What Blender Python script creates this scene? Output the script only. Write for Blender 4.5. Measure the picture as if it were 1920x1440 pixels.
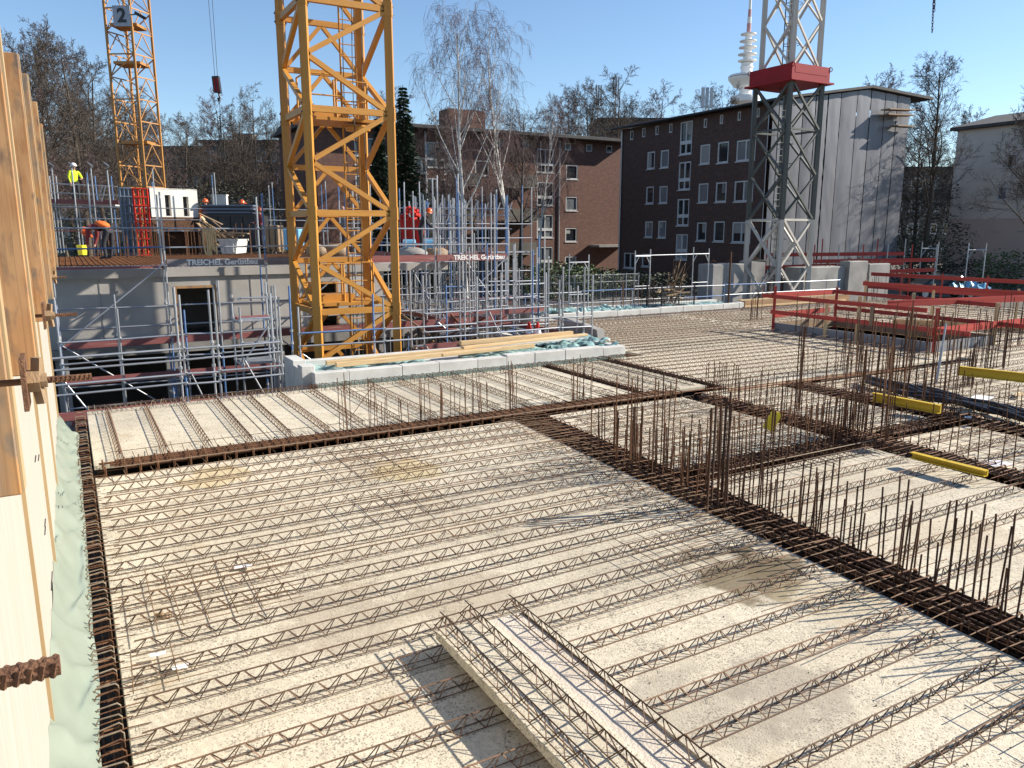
import bpy, bmesh, math, random
from mathutils import Vector, Matrix, noise
R = math.radians
random.seed(7)
for o in list(bpy.data.objects): bpy.data.objects.remove(o)
SC = bpy.context.scene
C = SC.collection
# ---------------------------------------------------------------- camera, sky, sun, exposure
FPX, PITCH, HC = 1450.0, R(11.2), 3.2          # focal length in photo pixels, tilt, eye height over the slab (slab top is z = 0)
cam = bpy.data.cameras.new('camera'); camo = bpy.data.objects.new('camera', cam); C.objects.link(camo)
cam.sensor_width = 36; cam.lens = FPX / 1920 * 36; cam.clip_start = 0.05; cam.clip_end = 5000
camo.location = (0, 0, HC); camo.rotation_euler = (math.pi/2 - PITCH, 0, 0)
SC.camera = camo
SUN_AZ, SUN_EL = R(79), R(30)                  # clockwise from +Y
W = bpy.data.worlds.new('World'); SC.world = W; W.use_nodes = True
nt = W.node_tree; bg = nt.nodes['Background']
sky = nt.nodes.new('ShaderNodeTexSky'); sky.sky_type = 'NISHITA'; sky.sun_disc = False
sky.sun_elevation = SUN_EL; sky.sun_rotation = SUN_AZ; sky.air_density = 1.0; sky.dust_density = 0.1; sky.ozone_density = 3.6; sky.altitude = 10
nt.links.new(sky.outputs[0], bg.inputs[0]); bg.inputs[1].default_value = 0.088
sl = bpy.data.lights.new('sun', 'SUN'); so = bpy.data.objects.new('sun', sl); C.objects.link(so)
sl.energy = 4.6; sl.angle = R(0.53); sl.color = (1, 0.93, 0.82)
so.rotation_euler = Vector((-math.sin(SUN_AZ)*math.cos(SUN_EL), -math.cos(SUN_AZ)*math.cos(SUN_EL), -math.sin(SUN_EL))).to_track_quat('-Z', 'Y').to_euler()
so.location = (30, 8, 40)
vs = SC.view_settings; vs.view_transform = 'Standard'; vs.look = 'None'; vs.gamma = 1; vs.exposure = 1.0; vs.use_curve_mapping = False
# ---------------------------------------------------------------- coordinates
AL = R(60.3)
U = Vector((math.sin(AL), math.cos(AL), 0)); Vd = Vector((-math.cos(AL), math.sin(AL), 0))   # the site grid: U runs right-back, Vd left-back
def uv(s, t, z=0): return U*s + Vd*t + Vector((0, 0, z))
def st(p): return (p.dot(U), p.dot(Vd))
def ray(px, py):
    dx = (px-960)/FPX; dy = (py-720)/FPX
    return Vector((dx, math.cos(PITCH)-dy*math.sin(PITCH), -math.sin(PITCH)-dy*math.cos(PITCH)))
EYE = Vector((0, 0, HC))
def G(px, py, z=0):
    d = ray(px, py); return EYE + d*((z-HC)/d.z)
def Dp(px, py, y):
    d = ray(px, py); return EYE + d*(y/d.y)
def Tp(px, py, t):
    d = ray(px, py); return EYE + d*(t/d.dot(Vd))
def Sp(px, py, s):
    d = ray(px, py); return EYE + d*(s/d.dot(U))
# ---------------------------------------------------------------- materials
MATS = {}
def nodes_of(name):
    m = bpy.data.materials.new(name); m.use_nodes = True; MATS[name] = m
    n = m.node_tree.nodes; l = m.node_tree.links
    return m, n, l, n['Principled BSDF']
def mat(name, c1, c2=None, scale=6, rough=0.7, metal=0, bump=0, bscale=None, stretch=(1, 1, 1), detail=6, lo=0.35, hi=0.65, spec=0.5, rand=0.0, spots=None, transl=0):
    m, n, l, b = nodes_of(name)
    b.inputs['Roughness'].default_value = rough; b.inputs['Metallic'].default_value = metal
    b.inputs['Specular IOR Level'].default_value = spec
    if transl: b.inputs['Transmission Weight'].default_value = 0
    c2 = c2 or tuple(x*0.75 for x in c1)
    tc = n.new('ShaderNodeTexCoord'); mp = n.new('ShaderNodeMapping'); mp.inputs['Scale'].default_value = stretch
    l.new(tc.outputs['Object'], mp.inputs[0])
    tn = n.new('ShaderNodeTexNoise'); tn.inputs['Scale'].default_value = scale; tn.inputs['Detail'].default_value = detail
    oi = n.new('ShaderNodeObjectInfo'); va = n.new('ShaderNodeVectorMath'); va.operation = 'MULTIPLY_ADD'
    va.inputs[1].default_value = (13, 17, 19); l.new(oi.outputs['Random'], va.inputs[0]); l.new(mp.outputs[0], va.inputs[2])
    l.new(va.outputs[0], tn.inputs['Vector'])
    cr = n.new('ShaderNodeValToRGB'); cr.color_ramp.elements[0].position = lo; cr.color_ramp.elements[1].position = hi
    cr.color_ramp.elements[0].color = (*c1, 1); cr.color_ramp.elements[1].color = (*c2, 1)
    l.new(tn.outputs[0], cr.inputs[0]); out = cr.outputs[0]
    if spots:
        sc_, col, th = spots
        t2 = n.new('ShaderNodeTexNoise'); t2.inputs['Scale'].default_value = sc_; t2.inputs['Detail'].default_value = 3
        l.new(va.outputs[0], t2.inputs['Vector'])
        r2 = n.new('ShaderNodeValToRGB'); r2.color_ramp.elements[0].position = th; r2.color_ramp.elements[1].position = th+0.06
        l.new(t2.outputs[0], r2.inputs[0])
        mx = n.new('ShaderNodeMixRGB'); l.new(r2.outputs[0], mx.inputs[0]); l.new(out, mx.inputs[1]); mx.inputs[2].default_value = (*col, 1); out = mx.outputs[0]
    if rand:
        hs = n.new('ShaderNodeHueSaturation'); mr = n.new('ShaderNodeMapRange')
        mr.inputs[3].default_value = 1-rand; mr.inputs[4].default_value = 1+rand
        l.new(oi.outputs['Random'], mr.inputs[0]); l.new(mr.outputs[0], hs.inputs['Value']); l.new(out, hs.inputs['Color']); out = hs.outputs[0]
    l.new(out, b.inputs['Base Color'])
    if bump:
        bt = n.new('ShaderNodeTexNoise'); bt.inputs['Scale'].default_value = bscale or scale*4; bt.inputs['Detail'].default_value = 5
        l.new(va.outputs[0], bt.inputs['Vector'])
        bp = n.new('ShaderNodeBump'); bp.inputs['Strength'].default_value = bump; bp.inputs['Distance'].default_value = 0.02
        l.new(bt.outputs[0], bp.inputs['Height']); l.new(bp.outputs[0], b.inputs['Normal'])
    return m
def brick_mat(name, axis, c1, c2, mortar):
    m, n, l, b = nodes_of(name); b.inputs['Roughness'].default_value = 0.85
    g = n.new('ShaderNodeNewGeometry'); d = n.new('ShaderNodeVectorMath'); d.operation = 'DOT_PRODUCT'; d.inputs[1].default_value = axis
    l.new(g.outputs['Position'], d.inputs[0]); sx = n.new('ShaderNodeSeparateXYZ'); l.new(g.outputs['Position'], sx.inputs[0])
    cx = n.new('ShaderNodeCombineXYZ'); l.new(d.outputs['Value'], cx.inputs[0]); l.new(sx.outputs[2], cx.inputs[1])
    br = n.new('ShaderNodeTexBrick'); br.inputs['Scale'].default_value = 1; br.inputs['Brick Width'].default_value = 0.26; br.inputs['Row Height'].default_value = 0.083
    br.inputs['Mortar Size'].default_value = 0.007; br.inputs['Color1'].default_value = (*c1, 1); br.inputs['Color2'].default_value = (*c2, 1); br.inputs['Mortar'].default_value = (*mortar, 1)
    l.new(cx.outputs[0], br.inputs[0])
    tn = n.new('ShaderNodeTexNoise'); tn.inputs['Scale'].default_value = 3.5; tn.inputs['Detail'].default_value = 12; tn.inputs['Roughness'].default_value = .75; l.new(cx.outputs[0], tn.inputs[0])
    mr = n.new('ShaderNodeMapRange'); mr.inputs[1].default_value = .3; mr.inputs[2].default_value = .7; mr.inputs[3].default_value = .72; mr.inputs[4].default_value = 1.25; l.new(tn.outputs[0], mr.inputs[0])
    hs = n.new('ShaderNodeHueSaturation'); l.new(mr.outputs[0], hs.inputs['Value']); l.new(br.outputs[0], hs.inputs['Color'])
    l.new(hs.outputs[0], b.inputs['Base Color'])
    bp = n.new('ShaderNodeBump'); bp.inputs['Strength'].default_value = .5; bp.inputs['Distance'].default_value = .01; l.new(br.outputs['Fac'], bp.inputs['Height']); bp.invert = True
    l.new(bp.outputs[0], b.inputs['Normal'])
    return m
def slab_mat(name, c1, c2, pit):
    m, n, l, b = nodes_of(name); b.inputs['Roughness'].default_value = 0.9; b.inputs['Specular IOR Level'].default_value = .25
    g = n.new('ShaderNodeNewGeometry'); pos = g.outputs['Position']; oi = n.new('ShaderNodeObjectInfo')
    def noise_(scale, det, lo, hi, a, bb, vec=pos):
        t = n.new('ShaderNodeTexNoise'); t.inputs['Scale'].default_value = scale; t.inputs['Detail'].default_value = det; l.new(vec, t.inputs[0])
        r = n.new('ShaderNodeMapRange'); r.inputs[1].default_value = lo; r.inputs[2].default_value = hi; r.inputs[3].default_value = a; r.inputs[4].default_value = bb
        l.new(t.outputs[0], r.inputs[0]); return r.outputs[0]
    mx = n.new('ShaderNodeMixRGB'); l.new(noise_(0.8, 10, .38, .62, 0, 1), mx.inputs[0]); mx.inputs[1].default_value = (*c1, 1); mx.inputs[2].default_value = (*c2, 1)
    hs = n.new('ShaderNodeHueSaturation'); l.new(mx.outputs[0], hs.inputs['Color'])
    ml = n.new('ShaderNodeMath'); ml.operation = 'MULTIPLY'; l.new(noise_(22, 8, .3, .7, .82, 1.13), ml.inputs[0])
    r2 = n.new('ShaderNodeMapRange'); r2.inputs[3].default_value = .86; r2.inputs[4].default_value = 1.07; l.new(oi.outputs['Random'], r2.inputs[0]); l.new(r2.outputs[0], ml.inputs[1])
    l.new(ml.outputs[0], hs.inputs['Value'])
    # pores: small dark pits, unevenly spread
    vo = n.new('ShaderNodeTexVoronoi'); vo.inputs['Scale'].default_value = 46; vo.feature = 'F1'
    wv = n.new('ShaderNodeVectorMath'); wv.operation = 'ADD'; wn = n.new('ShaderNodeTexNoise'); wn.inputs['Scale'].default_value = 60; l.new(pos, wn.inputs[0])
    wm = n.new('ShaderNodeVectorMath'); wm.operation = 'SCALE'; wm.inputs['Scale'].default_value = .025; l.new(wn.outputs['Color'], wm.inputs[0])
    l.new(pos, wv.inputs[0]); l.new(wm.outputs[0], wv.inputs[1]); l.new(wv.outputs[0], vo.inputs['Vector'])
    lt = n.new('ShaderNodeMath'); lt.operation = 'LESS_THAN'; l.new(vo.outputs['Distance'], lt.inputs[0]); l.new(noise_(4, 6, .25, .72, .1, .5), lt.inputs[1])
    m2 = n.new('ShaderNodeMixRGB'); pf = n.new('ShaderNodeMath'); pf.operation = 'MULTIPLY'; pf.inputs[1].default_value = .62; l.new(lt.outputs[0], pf.inputs[0]); l.new(pf.outputs[0], m2.inputs[0])
    l.new(hs.outputs[0], m2.inputs[1]); m2.inputs[2].default_value = (*pit, 1)
    # rust bleed and mud stains
    m3 = n.new('ShaderNodeMixRGB'); l.new(noise_(1.7, 7, .60, .74, 0, .5), m3.inputs[0]); l.new(m2.outputs[0], m3.inputs[1]); m3.inputs[2].default_value = (.36, .27, .155, 1)
    m4 = n.new('ShaderNodeMixRGB'); l.new(noise_(3.1, 7, .64, .78, 0, .5), m4.inputs[0]); l.new(m3.outputs[0], m4.inputs[1]); m4.inputs[2].default_value = (.2, .18, .15, 1)
    out = m4.outputs[0]
    # stains with a shape of their own: damp patch, yellow rust washes
    for (cx_, cy_, rad, col, amt) in STAINS:
        vs_ = n.new('ShaderNodeVectorMath'); vs_.operation = 'DISTANCE'; vs_.inputs[1].default_value = (cx_, cy_, 0); l.new(pos, vs_.inputs[0])
        dv = n.new('ShaderNodeMath'); dv.operation = 'DIVIDE'; dv.inputs[1].default_value = rad; l.new(vs_.outputs['Value'], dv.inputs[0])
        ad = n.new('ShaderNodeMath'); ad.operation = 'ADD'; l.new(dv.outputs[0], ad.inputs[0]); l.new(noise_(2.6, 7, .3, .7, -.45, .45), ad.inputs[1])
        rg = n.new('ShaderNodeMapRange'); rg.inputs[1].default_value = .75; rg.inputs[2].default_value = 1.05; rg.inputs[3].default_value = amt; rg.inputs[4].default_value = 0; l.new(ad.outputs[0], rg.inputs[0])
        m5 = n.new('ShaderNodeMixRGB'); l.new(rg.outputs[0], m5.inputs[0]); l.new(out, m5.inputs[1]); m5.inputs[2].default_value = (*col, 1); out = m5.outputs[0]
    l.new(out, b.inputs['Base Color'])
    bp = n.new('ShaderNodeBump'); bp.inputs['Strength'].default_value = .5; bp.inputs['Distance'].default_value = .006
    sb = n.new('ShaderNodeMath'); sb.operation = 'SUBTRACT'; l.new(noise_(70, 6, .2, .8, 0, 1), sb.inputs[0]); l.new(lt.outputs[0], sb.inputs[1])
    l.new(sb.outputs[0], bp.inputs['Height']); l.new(bp.outputs[0], b.inputs['Normal'])
    return m
STAINS = [(*G(px, py).xy, rad, col, amt) for px, py, rad, col, amt in ((1395, 1075, .55, (.15, .115, .065), .85), (1440, 1060, .35, (.16, .12, .07), .8), (760, 880, .5, (.5, .38, .16), .5), (400, 893, .45, (.5, .38, .17), .5), (640, 1155, .6, (.33, .27, .2), .5), (860, 1120, .5, (.36, .29, .21), .5), (1300, 1330, .5, (.3, .26, .2), .5), (1480, 1290, .5, (.28, .24, .19), .55), (1550, 1120, .45, (.45, .36, .22), .4), (1800, 1000, .6, (.45, .36, .24), .4))]
slab_mat('slab', (.655, .58, .445), (.56, .49, .37), (.15, .13, .105))
mat('precast', (.58, .565, .525), (.48, .465, .43), 2.5, .85, bump=.25, bscale=40)
mat('precast_pink', (.60, .52, .425), (.51, .435, .35), 3, .88, bump=.5, bscale=50)
mat('concrete_grey', (.30, .285, .262), (.215, .205, .19), 1.4, .88, bump=.2, bscale=30)
mat('concrete_light', (.42, .395, .36), (.33, .31, .28), 1.1, .88, bump=.15, bscale=20)
mat('white_wall', (.72, .69, .63), (.62, .59, .53), 1.0, .9)
mat('rust', (.085, .036, .016), (.17, .075, .03), 9, .85, .15, bump=.4, bscale=90, rand=.25)
mat('rust_stirrup', (.17, .075, .03), (.10, .042, .018), 12, .8, .15, bump=.4, bscale=90, rand=.25)
mat('rust_girder', (.105, .058, .032), (.17, .10, .06), 8, .8, .2, bump=.3, bscale=90, rand=.35)
mat('rust_pale', (.15, .085, .045), (.22, .14, .08), 14, .8, .2, bump=.3, bscale=90, rand=.2)
mat('rust_dark', (.045, .022, .012), (.1, .045, .02), 9, .85, .15, bump=.4, bscale=90, rand=.25)
mat('rust_orange', (.26, .10, .03), (.16, .06, .02), 5, .85, .1, bump=.3, rand=.25)
mat('rod_rust', (.12, .055, .03), (.22, .11, .055), 60, .75, .35, bump=.5, bscale=200)
mat('wire', (.33, .27, .2), (.2, .14, .09), 20, .7, .4)
mat('galv', (.47, .48, .50), (.33, .34, .36), 4, .42, .65, rand=.18, spots=(9, (.25, .2, .16), .66))
mat('galv_blue', (.05, .13, .3), (.09, .18, .36), 5, .5, .1, rand=.15, spots=(7, (.4, .4, .42), .6))
mat('crane_yellow', (.51, .235, .034), (.43, .19, .028), 2.5, .5, lo=.3, hi=.7, bump=.06, bscale=12, spots=(11, (.24, .12, .045), .64), rand=.05)
mat('crane_yellow_small', (.42, .2, .05), (.34, .16, .04), 1.2, .5, rand=.06)
mat('crane_green', (.05, .056, .05), (.075, .08, .07), 2, .5, rand=.08)
mat('crane_white', (.52, .48, .42), (.43, .4, .35), 2, .5, spots=(5, (.42, .36, .28), .66))
mat('crane_red', (.30, .010, .014), (.25, .009, .012), 2, .5, spec=.2)
mat('red_paint', (.42, .07, .055), (.33, .05, .04), 3, .7, spec=.15, stretch=(1, 1, 1), spots=(4, (.42, .13, .1), .66), rand=.12)
mat('red_bright', (.5, .03, .018), (.42, .025, .015), 3, .55, spec=.2)
mat('red_board', (.26, .085, .075), (.2, .06, .055), 3, .7, spots=(4, (.34, .2, .17), .64), rand=.1)
mat('grey_board', (.22, .2, .2), (.16, .14, .14), 3, .7)
mat('lettering', (.82, .80, .76), (.75, .73, .7), 8, .6)
mat('black_ink', (.02, .02, .025), (.03, .03, .03), 8, .5)
mat('sign_white', (.36, .39, .44), (.31, .34, .39), 3, .6)
mat('wood_new', (.60, .43, .23), (.50, .34, .17), 3, .65, stretch=(1, 1, 12), bump=.15, rand=.1)
mat('wood_orange', (.29, .145, .055), (.38, .215, .095), 1.6, .6, stretch=(3, 3, .5), spots=(5, (.22, .16, .11), .57), bump=.15, bscale=60)
mat('wood_grey', (.24, .175, .11), (.31, .18, .08), 2.5, .7, stretch=(3, 3, .6), spots=(5, (.16, .13, .1), .56), bump=.2, bscale=60)
mat('wood_edge', (.44, .31, .165), (.37, .25, .125), 5, .6, stretch=(1, 1, .2))  # light wood for battens; on the timber sides the tone paints sunlight
mat('ply_cream', (.43, .40, .345), (.38, .35, .29), 3, .55, stretch=(6, 6, .35), bump=.05)
mat('ply_brown', (.10, .065, .04), (.06, .04, .025), 2, .7)
mat('film_green', (.265, .305, .245), (.225, .265, .21), 2.5, .32, bump=.06, bscale=9, spec=.6)
mat('film_teal', (.17, .30, .285), (.28, .40, .38), 5, .35, bump=.2, bscale=20, spec=.6)
mat('yellow_board', (.62, .42, .02), (.54, .35, .02), 3, .5, spots=(5, (.4, .27, .04), .66))
mat('yellow_plate', (.80, .68, .03), (.75, .6, .03), 3, .4)
mat('debris', (.2, .16, .12), (.1, .07, .05), 30, .9)
mat('cable', (.012, .012, .014), (.02, .02, .022), 8, .45)
mat('blue_tarp', (.18, .42, .6), (.14, .34, .5), 4, .45, bump=.3, bscale=12)
mat('dark_steel', (.03, .03, .035), (.05, .045, .045), 4, .5, .4)
mat('panel_blue', (.12, .16, .22), (.15, .185, .24), 3, .5)
mat('panel_grey', (.22, .225, .235), (.17, .17, .18), 3, .6)
mat('tar_roof', (.055, .05, .048), (.08, .075, .07), 2, .85)
mat('frame_white', (.56, .56, .56), (.5, .5, .49), 4, .5)
mat('frame_green', (.3, .38, .36), None, 4, .5)
mat('beige_render', (.66, .59, .50), (.58, .52, .44), .5, .9)
mat('pink_render', (.56, .44, .37), (.5, .39, .33), .5, .9)
mat('grey_facade', (.15, .135, .115), (.11, .1, .085), .6, .9)
mat('sheet', (.165, .165, .18), (.125, .125, .138), 1.2, .42, bump=.35, bscale=6, stretch=(1, 1, .25), rand=.16)
mat('tower_white', (.78, .77, .76), (.72, .72, .71), .05, .6)
mat('tower_red', (.62, .32, .32), None, .05, .6)
mat('bark', (.055, .042, .032), (.09, .07, .052), 7, .9, bump=.3)
mat('bark_pale', (.13, .105, .08), (.08, .062, .046), 7, .9, bump=.3)  # paler bark, worn by one tree variety
mat('twig', (.06, .045, .035), (.095, .072, .055), 3, .9)
mat('twig_red', (.14, .09, .085), (.1, .065, .06), 3, .9)
mat('birch_bark', (.66, .64, .60), (.52, .49, .45), 4, .8, stretch=(1, 1, 2.5), spots=(5, (.05, .045, .04), .62))
mat('needle', (.018, .036, .02), (.03, .055, .028), 5, .8)
mat('leaf', (.045, .075, .022), (.08, .115, .035), 4, .6)
mat('leaf_dark', (.025, .035, .016), (.045, .05, .025), 4, .7)
mat('ground', (.085, .07, .055), (.13, .11, .09), .35, .95, bump=.3, bscale=3)
mat('pit', (.05, .042, .034), (.075, .062, .05), .8, .95)
mat('skin', (.45, .26, .18), (.4, .22, .15), 8, .6)
mat('cloth_orange', (.80, .16, .02), (.7, .13, .02), 8, .8)
mat('cloth_maroon', (.22, .03, .035), (.17, .025, .03), 8, .85)
mat('cloth_yellow', (.62, .80, .02), (.55, .72, .02), 8, .8)
mat('cloth_dark', (.02, .02, .026), (.032, .032, .038), 8, .9)
mat('cloth_grey', (.16, .17, .18), (.12, .125, .135), 8, .9)
mat('helmet_orange', (.78, .12, .02), None, 8, .35)
mat('helmet_white', (.78, .78, .76), None, 8, .35)
mat('car_paint', (.03, .035, .042), None, 3, .25, .3, spec=.6)
mat('tyre', (.015, .015, .015), None, 3, .8)
mat('paper', (.75, .75, .76), (.66, .66, .68), 30, .7)
def face_mat(name, c1, c2, c3, edge):
    m, n, l, b = nodes_of(name); b.inputs['Roughness'].default_value = .65; b.inputs['Specular IOR Level'].default_value = .3
    g = n.new('ShaderNodeNewGeometry'); d = n.new('ShaderNodeVectorMath'); d.operation = 'DOT_PRODUCT'; d.inputs[1].default_value = tuple(U); l.new(g.outputs['Position'], d.inputs[0])
    sx = n.new('ShaderNodeSeparateXYZ'); l.new(g.outputs['Position'], sx.inputs[0])
    def nz(st_, sz, scale, det, lo, hi):
        a = n.new('ShaderNodeMath'); a.operation = 'MULTIPLY'; a.inputs[1].default_value = st_; l.new(d.outputs['Value'], a.inputs[0])
        c = n.new('ShaderNodeMath'); c.operation = 'MULTIPLY'; c.inputs[1].default_value = sz; l.new(sx.outputs[2], c.inputs[0])
        cb = n.new('ShaderNodeCombineXYZ'); l.new(a.outputs[0], cb.inputs[0]); l.new(c.outputs[0], cb.inputs[1])
        t = n.new('ShaderNodeTexNoise'); t.inputs['Scale'].default_value = scale; t.inputs['Detail'].default_value = det; t.inputs['Distortion'].default_value = .4; l.new(cb.outputs[0], t.inputs[0])
        r = n.new('ShaderNodeMapRange'); r.inputs[1].default_value = lo; r.inputs[2].default_value = hi; l.new(t.outputs[0], r.inputs[0]); return r.outputs[0]
    m1 = n.new('ShaderNodeMixRGB'); l.new(nz(3.5, 1.3, 3, 6, .38, .62), m1.inputs[0]); m1.inputs[1].default_value = (*c1, 1); m1.inputs[2].default_value = (*c2, 1)
    m2 = n.new('ShaderNodeMixRGB'); l.new(nz(6, 2.2, 2.6, 8, .53, .68), m2.inputs[0]); l.new(m1.outputs[0], m2.inputs[1]); m2.inputs[2].default_value = (*c3, 1)
    m3 = n.new('ShaderNodeMixRGB'); m3.blend_type = 'MULTIPLY'; m3.inputs[0].default_value = .55; l.new(m2.outputs[0], m3.inputs[1])
    cr = n.new('ShaderNodeValToRGB'); cr.color_ramp.elements[0].color = (.45, .42, .4, 1); cr.color_ramp.elements[0].position = .1; cr.color_ramp.elements[1].position = .6; l.new(nz(60, .8, 2, 4, .25, .7), cr.inputs[0]); l.new(cr.outputs[0], m3.inputs[2])
    l.new(m3.outputs[0], b.inputs['Base Color']); return m
face_mat('timber_orange', (.36, .175, .07), (.45, .255, .12), (.18, .12, .08), 0)
face_mat('timber_grey', (.27, .195, .13), (.42, .215, .08), (.15, .13, .105), 0)
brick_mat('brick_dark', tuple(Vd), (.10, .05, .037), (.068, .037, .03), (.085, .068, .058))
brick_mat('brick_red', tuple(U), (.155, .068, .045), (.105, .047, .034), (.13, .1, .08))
m, n, l, b = nodes_of('glass'); b.inputs['Base Color'].default_value = (.02, .024, .03, 1); b.inputs['Roughness'].default_value = .06; b.inputs['Specular IOR Level'].default_value = .7
m, n, l, b = nodes_of('glass_pale'); b.inputs['Base Color'].default_value = (.16, .17, .18, 1); b.inputs['Roughness'].default_value = .1; b.inputs['Specular IOR Level'].default_value = .7
# ---------------------------------------------------------------- mesh helpers
def basis(d):
    d = d.normalized(); up = Vector((0, 0, 1)) if abs(d.z) < .95 else Vector((0, 1, 0))
    x = d.cross(up).normalized(); return x, x.cross(d).normalized(), d
class MB:
    def __init__(s): s.v = []; s.f = []; s.m = []; s.cm = 0
    def face(s, *i): s.f.append(tuple(i)); s.m.append(s.cm)
    def hexa(s, p):                     # 4 bottom points then 4 top points, counter-clockwise seen from above
        k = len(s.v); s.v += [tuple(q) for q in p]
        for q in ((3, 2, 1, 0), (4, 5, 6, 7), (0, 1, 5, 4), (1, 2, 6, 5), (2, 3, 7, 6), (3, 0, 4, 7)): s.face(*[k+j for j in q])
    def boxuv(s, s0, s1, t0, t1, z0, z1):
        s.hexa([uv(s0, t0, z0), uv(s1, t0, z0), uv(s1, t1, z0), uv(s0, t1, z0), uv(s0, t0, z1), uv(s1, t0, z1), uv(s1, t1, z1), uv(s0, t1, z1)])
    def box(s, x0, x1, y0, y1, z0, z1):
        s.hexa([(x0, y0, z0), (x1, y0, z0), (x1, y1, z0), (x0, y1, z0), (x0, y0, z1), (x1, y0, z1), (x1, y1, z1), (x0, y1, z1)])
    def bar(s, a, b, w, h):             # rectangular bar: w sideways, h upwards
        a = Vector(a); b = Vector(b); x, y, d = basis(b-a); x = x*w/2; y = y*h/2
        s.hexa([a-x-y, a+x-y, b+x-y, b-x-y, a-x+y, a+x+y, b+x+y, b-x+y])
    def tube(s, a, b, r, n=6, r2=None, cap=True):
        s.path([a, b], r, n, r2, cap)
    def path(s, pts, r, n=5, r2=None, cap=True):
        pts = [Vector(p) for p in pts]; r2 = r if r2 is None else r2; k0 = len(s.v); N = len(pts)
        x = None
        for i, p in enumerate(pts):
            d = (pts[min(i+1, N-1)] - pts[max(i-1, 0)])
            if d.length < 1e-9: d = Vector((0, 0, 1))
            d = d.normalized()
            if x is None: x, y, _ = basis(d)
            else:
                x = (x - d*x.dot(d)); x = x.normalized() if x.length > 1e-6 else basis(d)[0]; y = x.cross(d)
            rr = r + (r2-r)*i/max(1, N-1)
            for j in range(n):
                a = 2*math.pi*j/n; s.v.append(tuple(p + x*(rr*math.cos(a)) + y*(rr*math.sin(a))))
        for i in range(N-1):
            for j in range(n):
                a = k0+i*n+j; b_ = k0+i*n+(j+1) % n; s.face(a, a+n, b_+n, b_)
        if cap and n > 2:
            s.face(*[k0+j for j in range(n)]); s.face(*[k0+(N-1)*n+j for j in range(n-1, -1, -1)])
    def lathe(s, prof, n=24, c=(0, 0, 0)):
        k = len(s.v); c = Vector(c)
        for r, z in prof:
            for j in range(n):
                a = 2*math.pi*j/n; s.v.append((c.x+r*math.cos(a), c.y+r*math.sin(a), c.z+z))
        for i in range(len(prof)-1):
            for j in range(n):
                a = k+i*n+j; b_ = k+i*n+(j+1) % n; s.face(a, b_, b_+n, a+n)
    def poly(s, pts, ext):              # polygon extruded along a vector
        k = len(s.v); n = len(pts); ext = Vector(ext); s.v += [tuple(Vector(p)) for p in pts] + [tuple(Vector(p)+ext) for p in pts]
        s.face(*range(k+n-1, k-1, -1)); s.face(*range(k+n, k+2*n))
        for j in range(n): s.face(k+j, k+(j+1) % n, k+n+(j+1) % n, k+n+j)
    def sphere(s, c, r, n=8, m=5, sq=(1, 1, 1)):
        c = Vector(c); k = len(s.v)
        for i in range(m+1):
            th = math.pi*i/m
            for j in range(n):
                a = 2*math.pi*j/n; s.v.append((c.x+r*sq[0]*math.sin(th)*math.cos(a), c.y+r*sq[1]*math.sin(th)*math.sin(a), c.z+r*sq[2]*math.cos(th)))
        for i in range(m):
            for j in range(n):
                a = k+i*n+j; b_ = k+i*n+(j+1) % n; s.face(a, a+n, b_+n, b_)
    def mesh(s, name, mats, smooth=False, off=None, bevel=0):
        me = bpy.data.meshes.new(name); off = off or Vector((0, 0, 0))
        me.from_pydata([(p[0]-off.x, p[1]-off.y, p[2]-off.z) for p in s.v], [], s.f)
        mats = mats if isinstance(mats, (list, tuple)) else [mats]
        for q in mats: me.materials.append(MATS[q])
        if len(mats) > 1: me.polygons.foreach_set('material_index', s.m)
        if bevel:
            bm = bmesh.new(); bm.from_mesh(me); bmesh.ops.bevel(bm, geom=bm.edges[:], offset=bevel, segments=1, affect='EDGES', profile=.5); bm.to_mesh(me); bm.free()
        if smooth: me.polygons.foreach_set('use_smooth', [True]*len(me.polygons))
        me.update(); return me
    def build(s, name, mats, parent=None, smooth=False, bevel=0):
        if parent is None:
            xs = [p[0] for p in s.v]; ys = [p[1] for p in s.v]; zs = [p[2] for p in s.v]
            off = Vector(((min(xs)+max(xs))/2, (min(ys)+max(ys))/2, min(zs)))
        else: off = wloc(parent)
        o = bpy.data.objects.new(name, s.mesh(name, mats, smooth, off, bevel)); C.objects.link(o)
        if parent is None: o.location = off
        else: o.parent = parent
        return o
def wloc(o):
    p = Vector((0, 0, 0))
    while o is not None: p = p + o.location; o = o.parent
    return p
def tag(o, label=None, cat=None, group=None, kind=None):
    if label: o['label'] = label
    if cat: o['category'] = cat
    if group: o['group'] = group
    if kind: o['kind'] = kind
    return o
def thing(name, label, cat, loc=(0, 0, 0), group=None):
    o = bpy.data.objects.new(name, None); C.objects.link(o); o.location = Vector(loc); o.empty_display_size = .2
    return tag(o, label, cat, group)
def put(name, me, M, parent):           # a piece that shares its mesh; M is a world matrix, parents are never rotated
    o = bpy.data.objects.new(name, me); C.objects.link(o); o.parent = parent
    o.matrix_basis = Matrix.Translation(-wloc(parent)) @ M
    return o
UNIT = {}
def unit(kind, mname, n=8):
    k = (kind, mname, n)
    if k not in UNIT:
        b = MB()
        if kind == 'tube': b.tube((0, 0, 0), (0, 0, 1), 1, n)
        elif kind == 'box': b.box(-.5, .5, -.5, .5, 0, 1)
        UNIT[k] = b.mesh(kind+'_'+mname, mname, smooth=False)
        if kind == 'tube':
            for p in UNIT[k].polygons: p.use_smooth = len(p.vertices) == 4
    return UNIT[k]
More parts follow.
